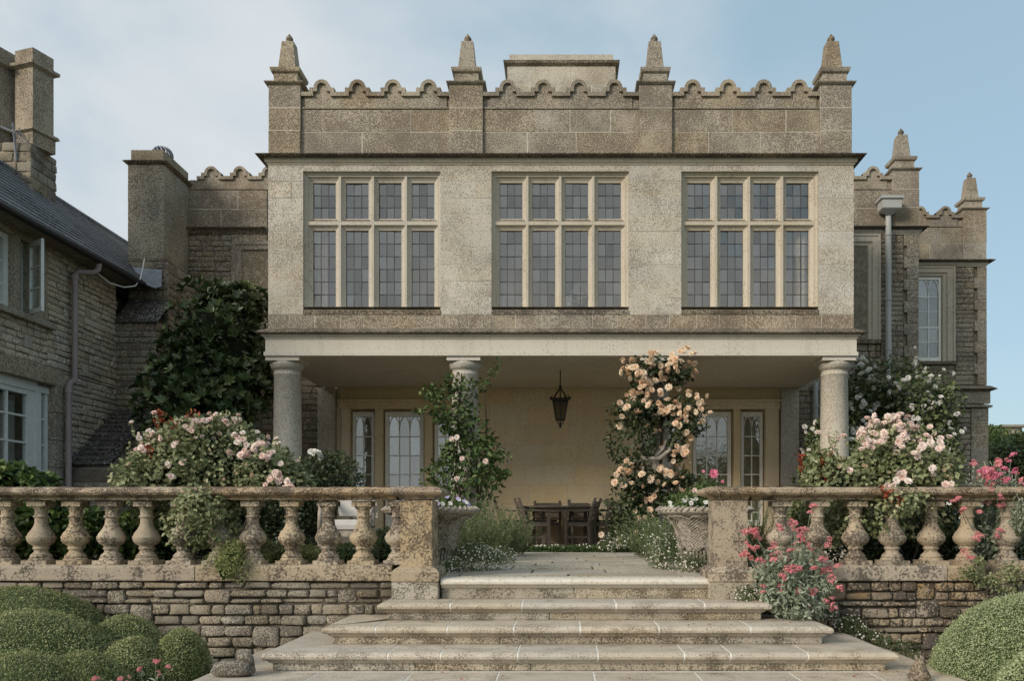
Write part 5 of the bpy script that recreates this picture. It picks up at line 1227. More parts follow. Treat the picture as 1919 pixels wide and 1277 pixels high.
clump('variegated_shrub', 'pale leaved twiggy shrub behind the second and third right balusters', 'shrub', [ell(1500, 960, 7.7, 20, 30, .15), ell(1562, 975, 7.7, 34, 38, .2)], 'L_rose', 2600, .04, .026, depth=.9, noise_=.4, sc=6, cr=False)

# ---- rosemary, fleabane, hedge
def sprigs(name, label, cat, boxes, n, h, mat, nl=26, L=.028, Wd=.006, lean=.35, gs=.0025):
    t = thing(name, label, cat, (boxes[0][0], boxes[0][1], boxes[0][3])); pp, dd, nn2, mb, tt = [], [], [], MB(), []
    for _ in range(n):
        b = random.choice(boxes); x = b[0] + random.uniform(-1, 1) * b[2]; y = b[1] + random.uniform(-1, 1) * b[2]; z = b[3]; hh = b[4] * random.uniform(.6, 1.3)
        dr = Vector((random.gauss(0, lean) + (x - b[0]) * .8, random.gauss(0, lean) - .1, 1)).normalized(); a = Vector((x, y, z)); e = a + dr * hh
        q = Vector((random.gauss(0, .04), random.gauss(0, .04), 0)); mb.tube([a, a.lerp(e, .5) + q, e], [gs, gs, gs * .5], 3); ti = random.gauss(.45, .2)
        for k in range(nl):
            u = .15 + .85 * k / nl; c = a.lerp(e, u) + q * (1 - abs(2 * u - 1)); s = rnd_dirs(1)[0]; pp.append(tuple(c)); dd.append(s + np.array(dr) * .9); nn2.append(rnd_dirs(1)[0]); tt.append(ti + .3 * (u - .5))
    k = len(pp); tt = list(np.array(tt) + .12 * RG.normal(size=k)); ln = L * (.6 + .6 * RG.random(k))
    o = mobj('foliage', leaf_mesh('foliage', M[mat], np.array(pp), np.array(dd), np.array(nn2), ln, np.full(k, Wd), np.array(tt)), t); o['kind'] = 'stuff'
    o = mb.build('stems', M['stem'], t); o['kind'] = 'stuff'; return t
sprigs('rosemary_bush', 'upright feathery rosemary bush right of the left stone urn', 'shrub', [(X(885, 10.5), 10.5, .22, .02, .62), (X(930, 11), 11, .25, .02, .55), (X(900, 9.9), 9.9, .2, .02, .5), (X(960, 11.5), 11.5, .15, .02, .4)], 420, .5, 'L_rosem', nl=34, L=.036, Wd=.011)
sprigs('rosemary_bush', 'rosemary bush between the apricot rose and the right stone urn', 'shrub', [(X(1225, 10.5), 10.5, .18, .02, .5), (X(1250, 9.8), 9.8, .16, .02, .42), (X(1205, 11), 11, .12, .02, .4)], 260, .5, 'L_rosem', nl=34, L=.036, Wd=.011)
sprigs('rosemary_bush', 'dark rosemary bush just behind the right pier', 'shrub', [(X(1425, 8.6), 8.6, .12, .02, .5), (X(1405, 8.8), 8.8, .1, .02, .62)], 150, .5, 'L_rosem', nl=30, L=.03, Wd=.007)
DAI = {}
def daisy_mass(label, E, nl, nd, seed, r=.009, name='fleabane_clump', pinkish=.2):
    t = thing(name, label, 'daisies', (E[0][0], E[0][1], E[0][2] - E[0][5])); foliage(t, 'foliage', 'L_fleab', E, nl, .022, .007, depth=.8, noise_=.3, sc=10, seed=seed, spread=1.1)
    P, O = blobs(E, nd * 3, .18, .3, 10, seed); s = (O[:, 1] < .35); P, O = P[s][:nd], O[s][:nd]
    vs, fs, v2, f2 = [], [], [], []
    for i, (p, o) in enumerate(zip(P, O)):
        ax = unit(o + np.array([0, -.3, .7]) + RG.normal(size=3) * .35); u = unit(np.cross(ax, rnd_dirs(1)[0])); v = np.cross(ax, u); rr = r * random.uniform(.7, 1.2); c = p + o * .012
        b = len(vs); vs.append(tuple(c - ax * rr * .25)); 
        for k in range(8): a = 2 * math.pi * k / 8; q = rr * (1 if k % 2 else .82); vs.append(tuple(c + (u * math.cos(a) + v * math.sin(a)) * q))
        fs += [(b, b + 1 + k, b + 1 + (k + 1) % 8) for k in range(8)]
        b = len(v2); cc = c + ax * rr * .12; v2 += [tuple(cc + (u * math.cos(a) + v * math.sin(a)) * rr * .32) for a in (0, 1.57, 3.14, 4.71)]; f2.append((b, b + 1, b + 2, b + 3))
    mb = MB().add(vs, fs); m = bpy.data.meshes.new('daisy_flowers'); m.from_pydata(mb.v, [], mb.f); m.materials.append(M['whitep']); o = mobj('daisy_flowers', m, t); o['kind'] = 'stuff'
    m = bpy.data.meshes.new('daisy_eyes'); m.from_pydata(v2, [], f2); m.materials.append(M['yellow']); o = mobj('daisy_eyes', m, t); o['kind'] = 'stuff'
    return t
daisy_mass('fleabane daisies round the foot of the left urn', [ell(870, 1045, 8.0, 45, 28, .2), ell(905, 1050, 8.2, 48, 22, .2), ell(940, 1045, 9.2, 26, 16, .2), ell(845, 1060, 7.7, 22, 16, .14)], 7000, 520, 1)
daisy_mass('fleabane daisies round the foot of the right urn', [ell(1270, 1035, 8.1, 48, 36, .25), ell(1300, 1055, 7.8, 34, 24, .2), ell(1235, 1045, 8.3, 24, 26, .2), ell(1230, 1015, 9.4, 22, 22, .2)], 8500, 560, 2)
daisy_mass('fleabane daisies spilling down beside the right pier onto the second step', [ell(1405, 1110, 6.92, 26, 14, .06), ell(1440, 1120, 6.85, 26, 18, .1), ell(1395, 1123, 6.80, 18, 5, .06)], 1800, 150, 3, r=.008)
daisy_mass('fleabane daisies trailing down the retaining wall beside the third step', [ell(1495, 1150, 6.92, 30, 14, .07), ell(1545, 1145, 6.95, 32, 22, .08), ell(1590, 1170, 6.97, 30, 18, .05), ell(1622, 1190, 6.98, 26, 8, .04)], 3600, 190, 4, r=.008)
daisy_mass('sparse fleabane sprigs near the foot of the right retaining wall', [ell(1690, 1215, 6.97, 34, 12, .05), ell(1650, 1200, 6.97, 20, 10, .04), ell(1712, 1235, 6.9, 12, 10, .04)], 900, 26, 5, r=.009)
daisy_mass('tall fleabane spray growing behind the apricot rose trunk', [ell(1170, 1012, 12.2, 26, 18, .25), ell(1140, 1020, 12.4, 24, 12, .2)], 2500, 150, 6, r=.012)
hx0, hx1 = X(968, 12.7), X(1200, 12.7)
t = thing('low_hedge', 'knee high dark edging hedge between the paving and the table', 'hedge', ((hx0 + hx1) / 2, 12.7, 0))
n = 9000; P = np.stack([RG.uniform(hx0, hx1, n), 12.7 + RG.uniform(-.16, .16, n), RG.uniform(0, .085, n)], 1); P[:, 2] += lump(P, 6) * .015
o = mobj('foliage', leaf_mesh('foliage', M['L_climb'], P, rnd_dirs(n) + np.array([0, 0, .5]), rnd_dirs(n) + np.array([0, -.3, .6]), np.full(n, .028), np.full(n, .018), RG.normal(size=n) * .2 + .4), t); o['kind'] = 'stuff'
MB().box(hx0, hx1, 12.58, 12.82, 0, .06).build('shade_core', M['core'], t)  # plain dark box, coloured as the shade inside the hedge
P = P[(RG.random(n) < .012) & (P[:, 2] > .03)]
mb = MB()
for p in P: p = p + np.array([0, -.02, .03]); r = .011; mb.add([(p[0] + r * math.cos(a), p[1] - .02, p[2] + r * math.sin(a)) for a in np.linspace(0, 6.28, 7)[:-1]], [(0, 1, 2, 3, 4, 5)])
o = mb.build('daisy_flowers', M['whitep'], t); o['kind'] = 'stuff'

# ---- red valerian
def umbel_mesh(mat, seed=0):
    rr = random.Random(seed); mb = MB()
    for i in range(85):
        th = math.acos(1 - rr.random() * 1.1); ph = rr.random() * 6.28; q = .75 + .3 * rr.random(); c = Vector((math.sin(th) * math.cos(ph) * q, math.sin(th) * math.sin(ph) * q, math.cos(th) * q * .75)); s = .17
        u = Vector((rr.gauss(0, 1), rr.gauss(0, 1), rr.gauss(0, 1))).normalized(); v = u.cross(c).normalized() * s; u = u * s; mb.add([c + u, c + v, c - u, c - v], [(0, 1, 2, 3)])
    m = bpy.data.meshes.new('flower_head'); m.from_pydata(mb.v, [], mb.f); m.materials.append(mat); return m
UM = [umbel_mesh(M['valp'], i) for i in range(3)]; UH = [umbel_mesh(M['hotpink'], 5)]
def valerian(label, root, heads, E, n, size=.033, um=None, leaf=.045):
    t = thing('red_valerian', label, 'valerian', root)
    if E: foliage(t, 'foliage', 'L_val', E, n, leaf, leaf * .34, depth=.85, noise_=.4, sc=7, oval=True, spread=1, seed=7)
    mb = MB(); pp, dd = [], []
    for hpx, hpy, hd in heads:
        h = Vector(W3(hpx, hpy, hd)); a = Vector(root) + Vector((random.gauss(0, .05), random.gauss(0, .04), 0)); md = a.lerp(h, .55) + Vector((random.gauss(0, .02), -.02, .03)); mb.tube([a, md, h], [.0045, .0035, .0025], 4)
        for k in range(12):
            u = random.random() * .8; c = (a.lerp(md, u * 2) if u < .5 else md.lerp(h, u * 2 - 1)); pp.append(tuple(c)); dd.append(rnd_dirs(1)[0] + np.array([0, 0, .5]))
        for _ in range(random.choice((2, 2, 3, 4))):
            s = size * random.uniform(.55, 1.1); o = mobj('flower_head', random.choice(um or UM), t, h + Vector((random.gauss(0, size * .5), random.gauss(0, size * .4), random.gauss(0, size * .5))), (s, s, s)); o.rotation_euler = (random.gauss(.2, .4), random.gauss(0, .4), random.random() * 6)
    o = mb.build('stems', M['L_val'], t); k = len(pp); ln = .04 * (.5 + .7 * RG.random(k))
    o = mobj('foliage', leaf_mesh('foliage', M['L_val'], np.array(pp), np.array(dd), rnd_dirs(k), ln, ln * .3, RG.random(k), oval=True), t); o['kind'] = 'stuff'
    return t
hd = 6.72
H = [(1419, 1010), (1410, 1028), (1404, 1048), (1425, 1050), (1452, 1052), (1476, 1033), (1398, 1025), (1448, 1030), (1453, 1045), (1468, 1045), (1493, 1065), (1465, 1080), (1478, 1074), (1494, 1102), (1430, 1106), (1464, 1102), (1520, 1110), (1560, 1122), (1551, 1025 + 40), (1535, 1050), (1533, 1062), (1552, 1078), (1572, 1062), (1545, 1055), (1571, 1100), (1501, 1012), (1505, 1000), (1519, 957), (1490, 982), (1484, 990), (1456, 988), (1503, 1010), (1514, 1025), (1550, 1010), (1412, 995), (1395, 1000), (1518, 1139), (1558, 1138), (1540, 1075), (1556, 1090), (1488, 985)]
E = [ell(1480, 1110, 6.75, 58, 36, .16), ell(1500, 1135, 6.72, 52, 24, .14), ell(1455, 1075, 6.8, 44, 34, .14), ell(1530, 1100, 6.8, 40, 34, .12), ell(1500, 1060, 6.85, 46, 30, .12)]
valerian('large clump of red valerian growing over the corner of the steps and right pier', (X(1485, 6.9), 6.88, -.28), [(a, b, hd + random.uniform(-.12, .12)) for a, b in H], E, 3600)
H = [(1485 + 310, 938), (1803, 955), (1838, 960), (1870, 925), (1878, 937), (1884, 950), (1873, 1002), (1835, 1013), (1812, 1045), (1853, 945)]
valerian('red valerian growing up between the right hand balusters', (X(1850, 7.4), 7.45, .02), [(a, b, 7.0 + random.uniform(-.1, .15)) for a, b in H], [ell(1850, 1020, 7.3, 50, 34, .14), ell(1890, 980, 7.4, 40, 60, .14), ell(1840, 990, 7.4, 30, 40, .14)], 1300, leaf=.07)
H = [(1850 + random.gauss(5, 16), 895 + random.gauss(0, 14)) for _ in range(20)] + [(1880, 880), (1868, 868), (1895, 862), (1905, 885), (1915, 905), (1888, 900)]
valerian('tall bright pink valerian behind the right rail against the hedge', (X(1880, 9), 9.0, .02), [(a, b, 9.0 + random.uniform(-.2, .2)) for a, b in H], [ell(1880, 930, 9, 50, 40, .25)], 1400, size=.045, um=UH + UM)
H = [(180, 1272, 4.95), (258, 1257, 5.0), (292, 1243, 5.0), (316, 1251, 5.0), (297, 1262, 5.0), (223, 1277, 4.95), (240, 1276, 5)]
valerian('small pink valerian sprigs in front of the left box mounds', (X(280, 5.1), 5.1, -.72), H, None, 0, size=.018)
# grey spire and wandering ivy on the right
t = sprigs('silver_spire', 'pale grey green plume standing by the last right baluster', 'plant', [(X(1908, 7.05), 7.05, .015, .35, .30)], 26, .3, 'L_val', nl=22, L=.03, Wd=.012, lean=.14)
E = [ell(1820, 1075, 6.93, 22, 14, .05), ell(1855, 1090, 6.92, 34, 16, .06), ell(1900, 1080, 6.92, 26, 20, .06), ell(1880, 1105, 6.92, 30, 10, .05), ell(1835, 1055, 6.95, 10, 14, .05)]
t = thing('ivy', 'scrambling ivy and bare stem trailing over the right hand coping', 'ivy', (X(1850, 6.9), 6.92, -.2)); foliage(t, 'foliage', 'L_rose', E, 1500, .022, .018, depth=1, noise_=.5, sc=12, seed=3)
stems(t, [W3(1940, 1090, 6.9), W3(1850, 1110, 6.92)], [W3(1835, 1115, 6.9), W3(1826, 1060, 6.93)], .006, .02)

# ------------------------------------------------------------ stone urns with basket weave
def urn(label, cx, cy):
    t = thing('stone_urn', label, 'urn', (cx, cy, 0))
    pr = [(.23, .0), (.23, .05), (.20, .07), (.18, .10), (.19, .15), (.215, .19), (.22, .20)]
    MB().lathe(pr, (cx, cy, .0), 32).build('urn_foot', M['urn'], t, smooth=True)
    rb = MB()
    for k in range(40):
        a = 2 * math.pi * k / 40; rb.tube([(cx + .205 * math.cos(a), cy + .205 * math.sin(a), .09), (cx + .212 * math.cos(a), cy + .212 * math.sin(a), .145), (cx + .228 * math.cos(a), cy + .228 * math.sin(a), .2)], .012, 5)
    rb.build('urn_fluting', M['urn'], t)
    prof = [(.215, .20), (.22, .26), (.228, .32), (.238, .38), (.255, .43), (.285, .475), (.335, .51), (.40, .535), (.43, .545), (.44, .56), (.435, .585), (.41, .597), (.36, .59), (.34, .55), (.0, .54)]
    MB().lathe(prof, (cx, cy, 0), 40).build('urn_body', M['urn'], t, smooth=True)
    def rad(z):
        for (r0, z0), (r1, z1) in zip(prof[:8], prof[1:8]):
            if z0 <= z <= z1: return r0 + (r1 - r0) * (z - z0) / (z1 - z0)
        return prof[7][0]
    wv = MB(); nc, nrow = 16, 5; z0, z1 = .21, .52
    for r in range(nrow):
        for c in range(nc):
            s = 1 if (r + c) % 2 else -1
            for q in range(4):
                pts = []
                for u in (-.5, -.2, .1, .5):
                    a = 2 * math.pi * (c + .5 * (r % 2) + u * s * 1.25 + (q - 1.5) * .16 * s) / nc; z = z0 + (z1 - z0) * (r + .5 + u * 1.5 - (q - 1.5) * .19) / nrow
                    z = min(max(z, z0 - .01), z1); rr = rad(min(max(z, .20), .535)) + .014 + .012 * math.cos(u * 3); pts.append((cx + rr * math.cos(a), cy + rr * math.sin(a), z))
                wv.tube(pts, .0095, 5)
    o = wv.build('woven_bands', M['urn'], t); o['kind'] = 'stuff'
    rm = MB()
    for k in range(44):
        a = 2 * math.pi * k / 44; a2 = a + .13
        rm.tube([(cx + .405 * math.cos(a), cy + .405 * math.sin(a), .565), (cx + .447 * math.cos((a + a2) / 2), cy + .447 * math.sin((a + a2) / 2), .575), (cx + .41 * math.cos(a2), cy + .41 * math.sin(a2), .600)], .0155, 6)
    rm.build('rope_rim', M['urn'], t, smooth=True)
    MB().lathe([(.385, .54), (.385, .585)], (cx, cy, 0), 24).build('urn_soil', M['soil'], t)
    return t
M['urn'] = stone('urn_stone', (.42, .37, .30), (.17, .145, .115), (.40, .32, .22), speck=.35, warm_amt=.3, pale_amt=.3, rand=.03, fine=60, bump=.3, patch=4)
UD = 8.0
urn('grey basket weave stone urn half hidden behind the left pier', X(808, UD), UD)
urn('buff basket weave stone urn beside the right pier with a rope rim', X(1320, UD), UD)
ux = X(808, UD)
t = clump('viola_planting', 'white and lilac violas filling the left stone urn', 'flowers', [(ux, UD, .60, .33, .30, .07)], 'L_fresh', 2400, .028, .016, depth=.5)
UV = [bloom_mesh('viola_bloom', M['violet'], ((1, 5, .2),), 3), bloom_mesh('viola_bloom', M['whitep'], ((1, 5, .2),), 4)]
P, O = pickdir([(ux, UD, .61, .34, .30, .09)], 46, lambda p, o: o[2] > .1 and o[1] < .4)
for p, o in zip(P, O): ob = mobj('viola_bloom', random.choice(UV), t, p, (.02, .02, .02)); ob.rotation_euler = Vector(unit(o + np.array([0, -.8, 0]))).to_track_quat('Z', 'Y').to_euler()
ux = X(1320, UD)
t = clump('urn_planting', 'trailing plants, white and magenta violas and one tall pink rose in the right urn', 'flowers', [(ux - .1, UD, .64, .26, .3, .11), (ux + .12, UD, .62, .26, .3, .09), (ux + .02, UD, .72, .16, .16, .10)], 'L_fresh', 4200, .03, .015, depth=.6, spread=1.2)
UV2 = [bloom_mesh('viola_bloom', M['hotpink'], ((1, 5, .2),), 3), UV[1]]
P, O = pickdir([(ux, UD, .60, .38, .34, .08)], 38, lambda p, o: o[1] < .2 and o[2] > -.1)
for p, o in zip(P, O): ob = mobj('viola_bloom', UV2[0] if p[0] > ux + .02 else UV2[1], t, p, (.02, .02, .02)); ob.rotation_euler = Vector(unit(o + np.array([0, -.8, 0]))).to_track_quat('Z', 'Y').to_euler()
st = [(W3(1325, 950, 8), W3(1338, 890, 7.9)), (W3(1310, 950, 8), W3(1305, 905, 7.95)), (W3(1322, 950, 8), W3(1316, 886, 7.95)), (W3(1335, 950, 8), W3(1352, 900, 7.95)), (W3(1300, 950, 8), W3(1290, 915, 7.95))]
stems(t, [a for a, b in st], [b for a, b in st], .004, .015, 'stem', 'rose_stems')
k = 130; pp = np.vstack([np.array(a) + (np.array(b) - np.array(a)) * (.2 + .8 * RG.random((k // 5, 1))) + RG.normal(size=(k // 5, 3)) * .012 for a, b in st]); k = len(pp)
o = mobj('foliage', leaf_mesh('foliage', M['L_climb'], pp, rnd_dirs(k), rnd_dirs(k) + np.array([0, -.4, .5]), np.full(k, .04), np.full(k, .025), RG.random(k), oval=True), t); o['kind'] = 'stuff'
blooms(t, 'hotpink', [W3(1338, 887, 7.88), W3(1338, 889, 7.87)], [(.1, -1, .3), (-.1, -1, .4)], (.036, .042)); blooms(t, 'pink', [W3(1302, 920, 7.9), W3(1305, 926, 7.9)], [(0, -1, .3)] * 2, (.02, .026)); blooms(t, 'hotpink', [W3(1318, 884, 7.9), W3(1354, 903, 7.9)], [(0, -1, .3)] * 2, (.012, .016))

# ------------------------------------------------------------ hanging lantern
LD = 15.2; lx, ly = X(1050, LD), LD; zt, zb_, zr = 3.205, Z(803, LD), Z(750, LD)
t = thing('lantern', 'black wrought iron hexagonal lantern hanging in the middle of the loggia', 'lantern', (lx, ly, zt))
MB().tube([(lx, ly, zt), (lx, ly, Z(725, LD))], .011, 6).lathe([(.06, -.03), (.05, 0)], (lx, ly, zt), 10).lathe([(.012, 0), (.028, .02), (.012, .05)], (lx, ly, Z(728, LD)), 8).build('chain_rod', M['iron'], t)
f = MB(); R1, R0 = .15, .085; zlo = Z(787, LD)
for k in range(6):
    a = math.pi / 6 + k * math.pi / 3; a2 = a + math.pi / 3; c = lambda r, an, z: (lx + r * math.cos(an), ly + r * math.sin(an), z)
    f.tube([c(R1, a, zr), c(R0, a, zlo)], .015, 5); f.tube([c(R1, a, zr), c(R1, a2, zr)], .022, 5); f.tube([c(R0, a, zlo), c(R0, a2, zlo)], .018, 5); f.tube([c(R1 * .93, a, zr - .06), c(R1 * .93, a2, zr - .06)], .008, 4)
    f.tube([c(R1, a, zr), c(R1 + .03, a, zr + .05), c(R1 + .01, a, zr + .075)], .008, 4); f.tube([c(R1, a, zr), c(.09, a, zr + .10), c(.03, a, zr + .17), (lx, ly, Z(725, LD))], .012, 4)
    f.tube([c(R1 + .0, a + .5, zr), c(R1 + .035, a + .5, zr + .05)], .016, 4)
    f.tube([c(R0, a, zlo), c(.05, a, zlo - .06), c(.02, a, zlo - .10)], .008, 4)
f.lathe([(.002, -.05), (.022, -.035), (.026, -.02), (.012, -.005), (.018, .03), (.03, .05)], (lx, ly, zb_ + .05), 10)
lf_ = f.build('lantern_frame', M['iron'], t)
for k in range(6):
    a = math.pi / 6 + k * math.pi / 3; a2 = a + math.pi / 3
    MB().add([c(R1 - .004, a, zr), c(R1 - .004, a2, zr), c(R0 - .004, a2, zlo), c(R0 - .004, a, zlo)], [(0, 1, 2, 3)]).build('pane', M['lampglass'], lf_)
MB().lathe([(.02, 0), (.02, .02), (.011, .025), (.011, .12), (.004, .14)], (lx, ly, zlo + .02), 8).build('candle', M['cream'], t)

# ------------------------------------------------------------ table and chairs
TD = 16.3; tx = X(1047, TD)
t = thing('dining_table', 'weathered dark wooden garden table under the lantern', 'table', (tx, TD, 0))
tp = []
for i in range(7): MB().box(tx - .72, tx + .72, TD - .42 + i * .121, TD - .42 + i * .121 + .113, .715, .745).build('table_plank', M['wood'], t)
MB().box(tx - .62, tx + .62, TD - .34, TD - .31, .64, .712).box(tx - .62, tx + .62, TD + .30, TD + .33, .64, .712).build('apron', M['wood'], t)
for sx_ in (-.6, .6):
    for sy in (-.3, .32): MB().box(tx + sx_ - .035, tx + sx_ + .035, TD + sy - .035, TD + sy + .035, .003, .714).build('leg', M['wood'], t)
def make_chair(label):
    t = thing('garden_chair', label, 'chair', (0, 0, 0), 'wooden armchairs round the garden table')
    for sx_ in (-1, 1):
        MB().box(sx_ * .26 - .025, sx_ * .26 + .025, -.25, -.20, 0, .63).build('leg', M['wood'], t)
        m = MB()
        for a, b in (((.21, 0), (.20, .42)), ((.20, .42), (.26, .70)), ((.26, .70), (.33, .88))): m.beam((sx_ * .25, a[0], a[1] - .006), (sx_ * .25, b[0], b[1] + .006), .048, .042)
        m.build('leg', M['wood'], t)
        MB().beam((sx_ * .26, -.29, .645), (sx_ * .26, .25, .665), .06, .028).build('armrest', M['wood'], t)
        MB().box(sx_ * .25 - .018, sx_ * .25 + .018, -.2, .18, .36, .42).box(sx_ * .25 - .014, sx_ * .25 + .014, -.2, .19, .14, .18).build('side_rail', M['wood'], t)
    MB().box(-.235, .235, -.245, -.215, .36, .42).build('front_rail', M['wood'], t)
    for i in range(5): MB().box(-.24, .24, -.25 + i * .088, -.25 + i * .088 + .076, .422, .440).build('seat_slat', M['wood'], t)
    MB().box(-.21, .21, -.22, .16, .442, .475).build('cushion', M['iron'], t, bevel=.012)
    for i in range(3): u = i / 2; MB().beam((-.225, .225 + .075 * u, .56 + .21 * u), (.225, .225 + .075 * u, .56 + .21 * u), .022, .07 + .03 * (i == 2)).build('back_slat', M['wood'], t)
    return t
def copy_tree(o, parent=None):
    c = o.copy(); SC.collection.objects.link(c); c.parent = parent
    for ch in o.children: copy_tree(ch, c)
    return c
ch0 = make_chair('wooden armchair at the left end of the table, turned to the right')
spots = [(1001, 15.9, -78 + 180, None), (1089, 15.9, 76 + 180, 'wooden armchair in front of the right end of the table, turned to the left'),
         (1025, 17.0, 180 + 180, 'wooden armchair behind the table, its top rail seen just above the left half'), (1092, 17.0, 184 + 180, 'wooden armchair behind the table at the right, its top rail above the tabletop'),
         (1128, 16.35, 62 + 180, 'wooden armchair with a slatted back at the far right end of the table'), (1168, 16.7, 90, 'wooden armchair standing apart by the foot of the apricot rose'), (958, 16.5, 95, 'dark wooden armchair at the far left, half hidden by the rosemary')]
for i, (px, d, rz, lab) in enumerate(spots):
    o = ch0 if i == 0 else copy_tree(ch0)
    o.location = (X(px, d), d, .003); o.rotation_euler = (0, 0, R(rz))
    if lab: o['label'] = lab

# ------------------------------------------------------------ seats behind the balustrades
BD = 10.5; bx0 = X(655, BD)
t = thing('garden_armchair', 'pale cushioned garden armchair with curved carved arms seen through the left balusters', 'armchair', (bx0, BD, 0))
MB().sweep_r([(-.02, .52), (.0, .53), (.012, .6), (.015, .75), (.0, .83), (-.03, .845)], bx0 - .18, bx0 + .18, BD + .22, BD + .30).build('back_cushion', M['cushion'], t, smooth=False, bevel=0)
MB().sweep_r([(-.02, .36), (.0, .37), (.01, .42), (.0, .47), (-.03, .485)], bx0 - .2, bx0 + .2, BD - .22, BD + .2).build('seat_cushion', M['cushion'], t)
M['pwood'] = plain('silver_wood', (.36, .31, .25), .8, .2, scale=20)
for s in (-1, 1):
    a = MB(); x = bx0 + s * .30
    a.tube([(x + s * .10, BD + .25, .82), (x + s * .06, BD + .1, .80), (x + s * .02, BD - .1, .70), (x, BD - .22, .55), (x, BD - .24, .36)], .028, 8); a.build('armrest', M['pwood'], t, smooth=True)
    o = MB(); o.tube([(x, BD - .20, .40), (x + .06, BD - .1, .62), (x - .03, BD, .70), (x - .05, BD + .05, .58), (x + .05, BD - .02, .5), (x, BD + .12, .74)], .013, 6).box(x - .02, x + .02, BD - .22, BD + .28, .34, .38); o.build('carved_side', M['pwood'], t)
    for yy in (-.22, .26): MB().box(x - .025, x + .025, BD + yy - .025, BD + yy + .025, .0, .36).build('leg', M['pwood'], t)
MB().box(bx0 - .3, bx0 + .3, BD - .24, BD - .2, .28, .35).build('seat_rail', M['pwood'], t)
SD = 9.6
t = thing('slatted_bench', 'pale slatted garden bench glimpsed behind the last right balusters', 'bench', (X(1890, SD), SD, 0))
s0, s1 = X(1770, SD), X(1990, SD)
for i in range(5): MB().box(s0, s1, SD + .3 + i * .01, SD + .325 + i * .01, .46 + i * .085, .52 + i * .085).build('back_slat', M['cream'], t)
for i in range(4): MB().box(s0, s1, SD - .15 + i * .11, SD - .06 + i * .11, .42, .445).build('seat_slat', M['cream'], t)
for x in (s0 + .04, s1 - .04):
    for yy in (-.12, .3): MB().box(x - .03, x + .03, SD + yy, SD + yy + .05, 0, .42 if yy < 0 else .88).build('leg', M['cream'], t)
# stone block seen through the right balusters
blk = noisy(MB().sweep_r([(-.02, 0), (.02, .0), (.0, .06), (-.01, .22), (.03, .25), (.03, .30), (-.02, .31)], X(1548, 8.6), X(1588, 8.6), 8.6, 8.85), .004, 12)
tag(blk.build('stone_trough', M['newstep'], None), 'pale stone trough on the ground behind the second right baluster', 'trough')

# ------------------------------------------------------------ carved stone creatures on the bottom step
def loft(secs, seg=14, amp=.006, sc=22, sq=1.0):
    mb = MB(); n = len(secs)
    for i, (c, ry, rz) in enumerate(secs):
        a = Vector(secs[max(0, i - 1)][0]); b = Vector(secs[min(n - 1, i + 1)][0]); d = (b - a).normalized()
        s = d.cross(Vector((0, 0, 1))) if abs(d.z) < .9 else d.cross(Vector((0, 1, 0))); s.normalize(); u = s.cross(d)
        for k in range(seg):
            t = 2 * math.pi * k / seg; ct, st_ = math.cos(t), math.sin(t); ct = math.copysign(abs(ct) ** sq, ct); st_ = math.copysign(abs(st_) ** sq, st_); p = Vector(c) + s * ct * ry + u * st_ * rz; p += mnoise.noise_vector(p * sc) * amp + mnoise.noise_vector(p * sc * 2.5) * amp * .5; mb.v.append(tuple(p))
    for i in range(n - 1):
        for k in range(seg): k2 = (k + 1) % seg; mb.f.append((i * seg + k, i * seg + k2, (i + 1) * seg + k2, (i + 1) * seg + k))
    mb.f += [tuple(range(seg)), tuple((n - 1) * seg + k for k in range(seg - 1, -1, -1))]
    return mb
zp = -.576; D5 = 5.78
M['carved'] = stone('carved_stone', (.30, .27, .22), (.10, .085, .07), (.30, .22, .15), speck=.55, warm_amt=.3, pale_amt=.5, rand=.02, fine=70, bump=1, patch=6)
t = thing('stone_bird', 'rough carved stone duck with hollow back at the left end of the lowest step', 'stone figure', (X(438, D5), D5, zp))
x0 = X(403, D5); x1 = X(474, D5); L = x1 - x0
b = loft([((x0 - .004, D5, zp + .085), .035, .018), ((x0 + .006, D5, zp + .062), .06, .040), ((x0 + .03, D5, zp + .052), .075, .050), ((x0 + .10, D5, zp + .050), .082, .050), ((x0 + .18, D5, zp + .052), .078, .052), ((x0 + .235, D5, zp + .056), .062, .052), ((x0 + .256, D5, zp + .058), .04, .04)], 16, sq=.6)
b.build('bird_body', M['carved'], t, smooth=True)
hx = x1 - .055
h = loft([((hx - .035, D5, zp + .09), .02, .02), ((hx - .025, D5, zp + .115), .04, .045), ((hx + .005, D5 - .004, zp + .12), .044, .048), ((hx + .034, D5 - .008, zp + .108), .035, .038), ((hx + .052, D5 - .01, zp + .088), .018, .02), ((hx + .058, D5 - .01, zp + .07), .008, .01)], 12)
h.build('bird_head', M['carved'], t, smooth=True)
D6 = 5.62; hx = X(1722, D6)
M['hare'] = stone('weathered_hare_stone', (.36, .30, .22), (.12, .09, .065), (.34, .20, .12), speck=.55, warm_amt=.5, pale_amt=.5, rand=.02, fine=70, bump=1, patch=6)
t = thing('stone_hare', 'small weathered crouching stone hare at the right end of the lowest step', 'stone figure', (hx, D6, zp))
loft([((hx + .01, D6, zp + .0), .05, .06), ((hx + .008, D6, zp + .03), .062, .07), ((hx, D6, zp + .065), .056, .06), ((hx, D6 - .01, zp + .095), .042, .044), ((hx + .002, D6 - .015, zp + .115), .034, .034), ((hx + .004, D6 - .02, zp + .138), .022, .026), ((hx + .004, D6 - .02, zp + .15), .01, .012)], 14, .008).build('hare_body', M['hare'], t, smooth=True)
for s in (-1, 1): loft([((hx + s * .012, D6 - .03, zp + .12), .010, .008), ((hx + s * .02, D6 - .005, zp + .15), .013, .009), ((hx + s * .016, D6 + .015, zp + .165), .005, .004)], 8, .002).build('hare_ear', M['hare'], t, smooth=True)
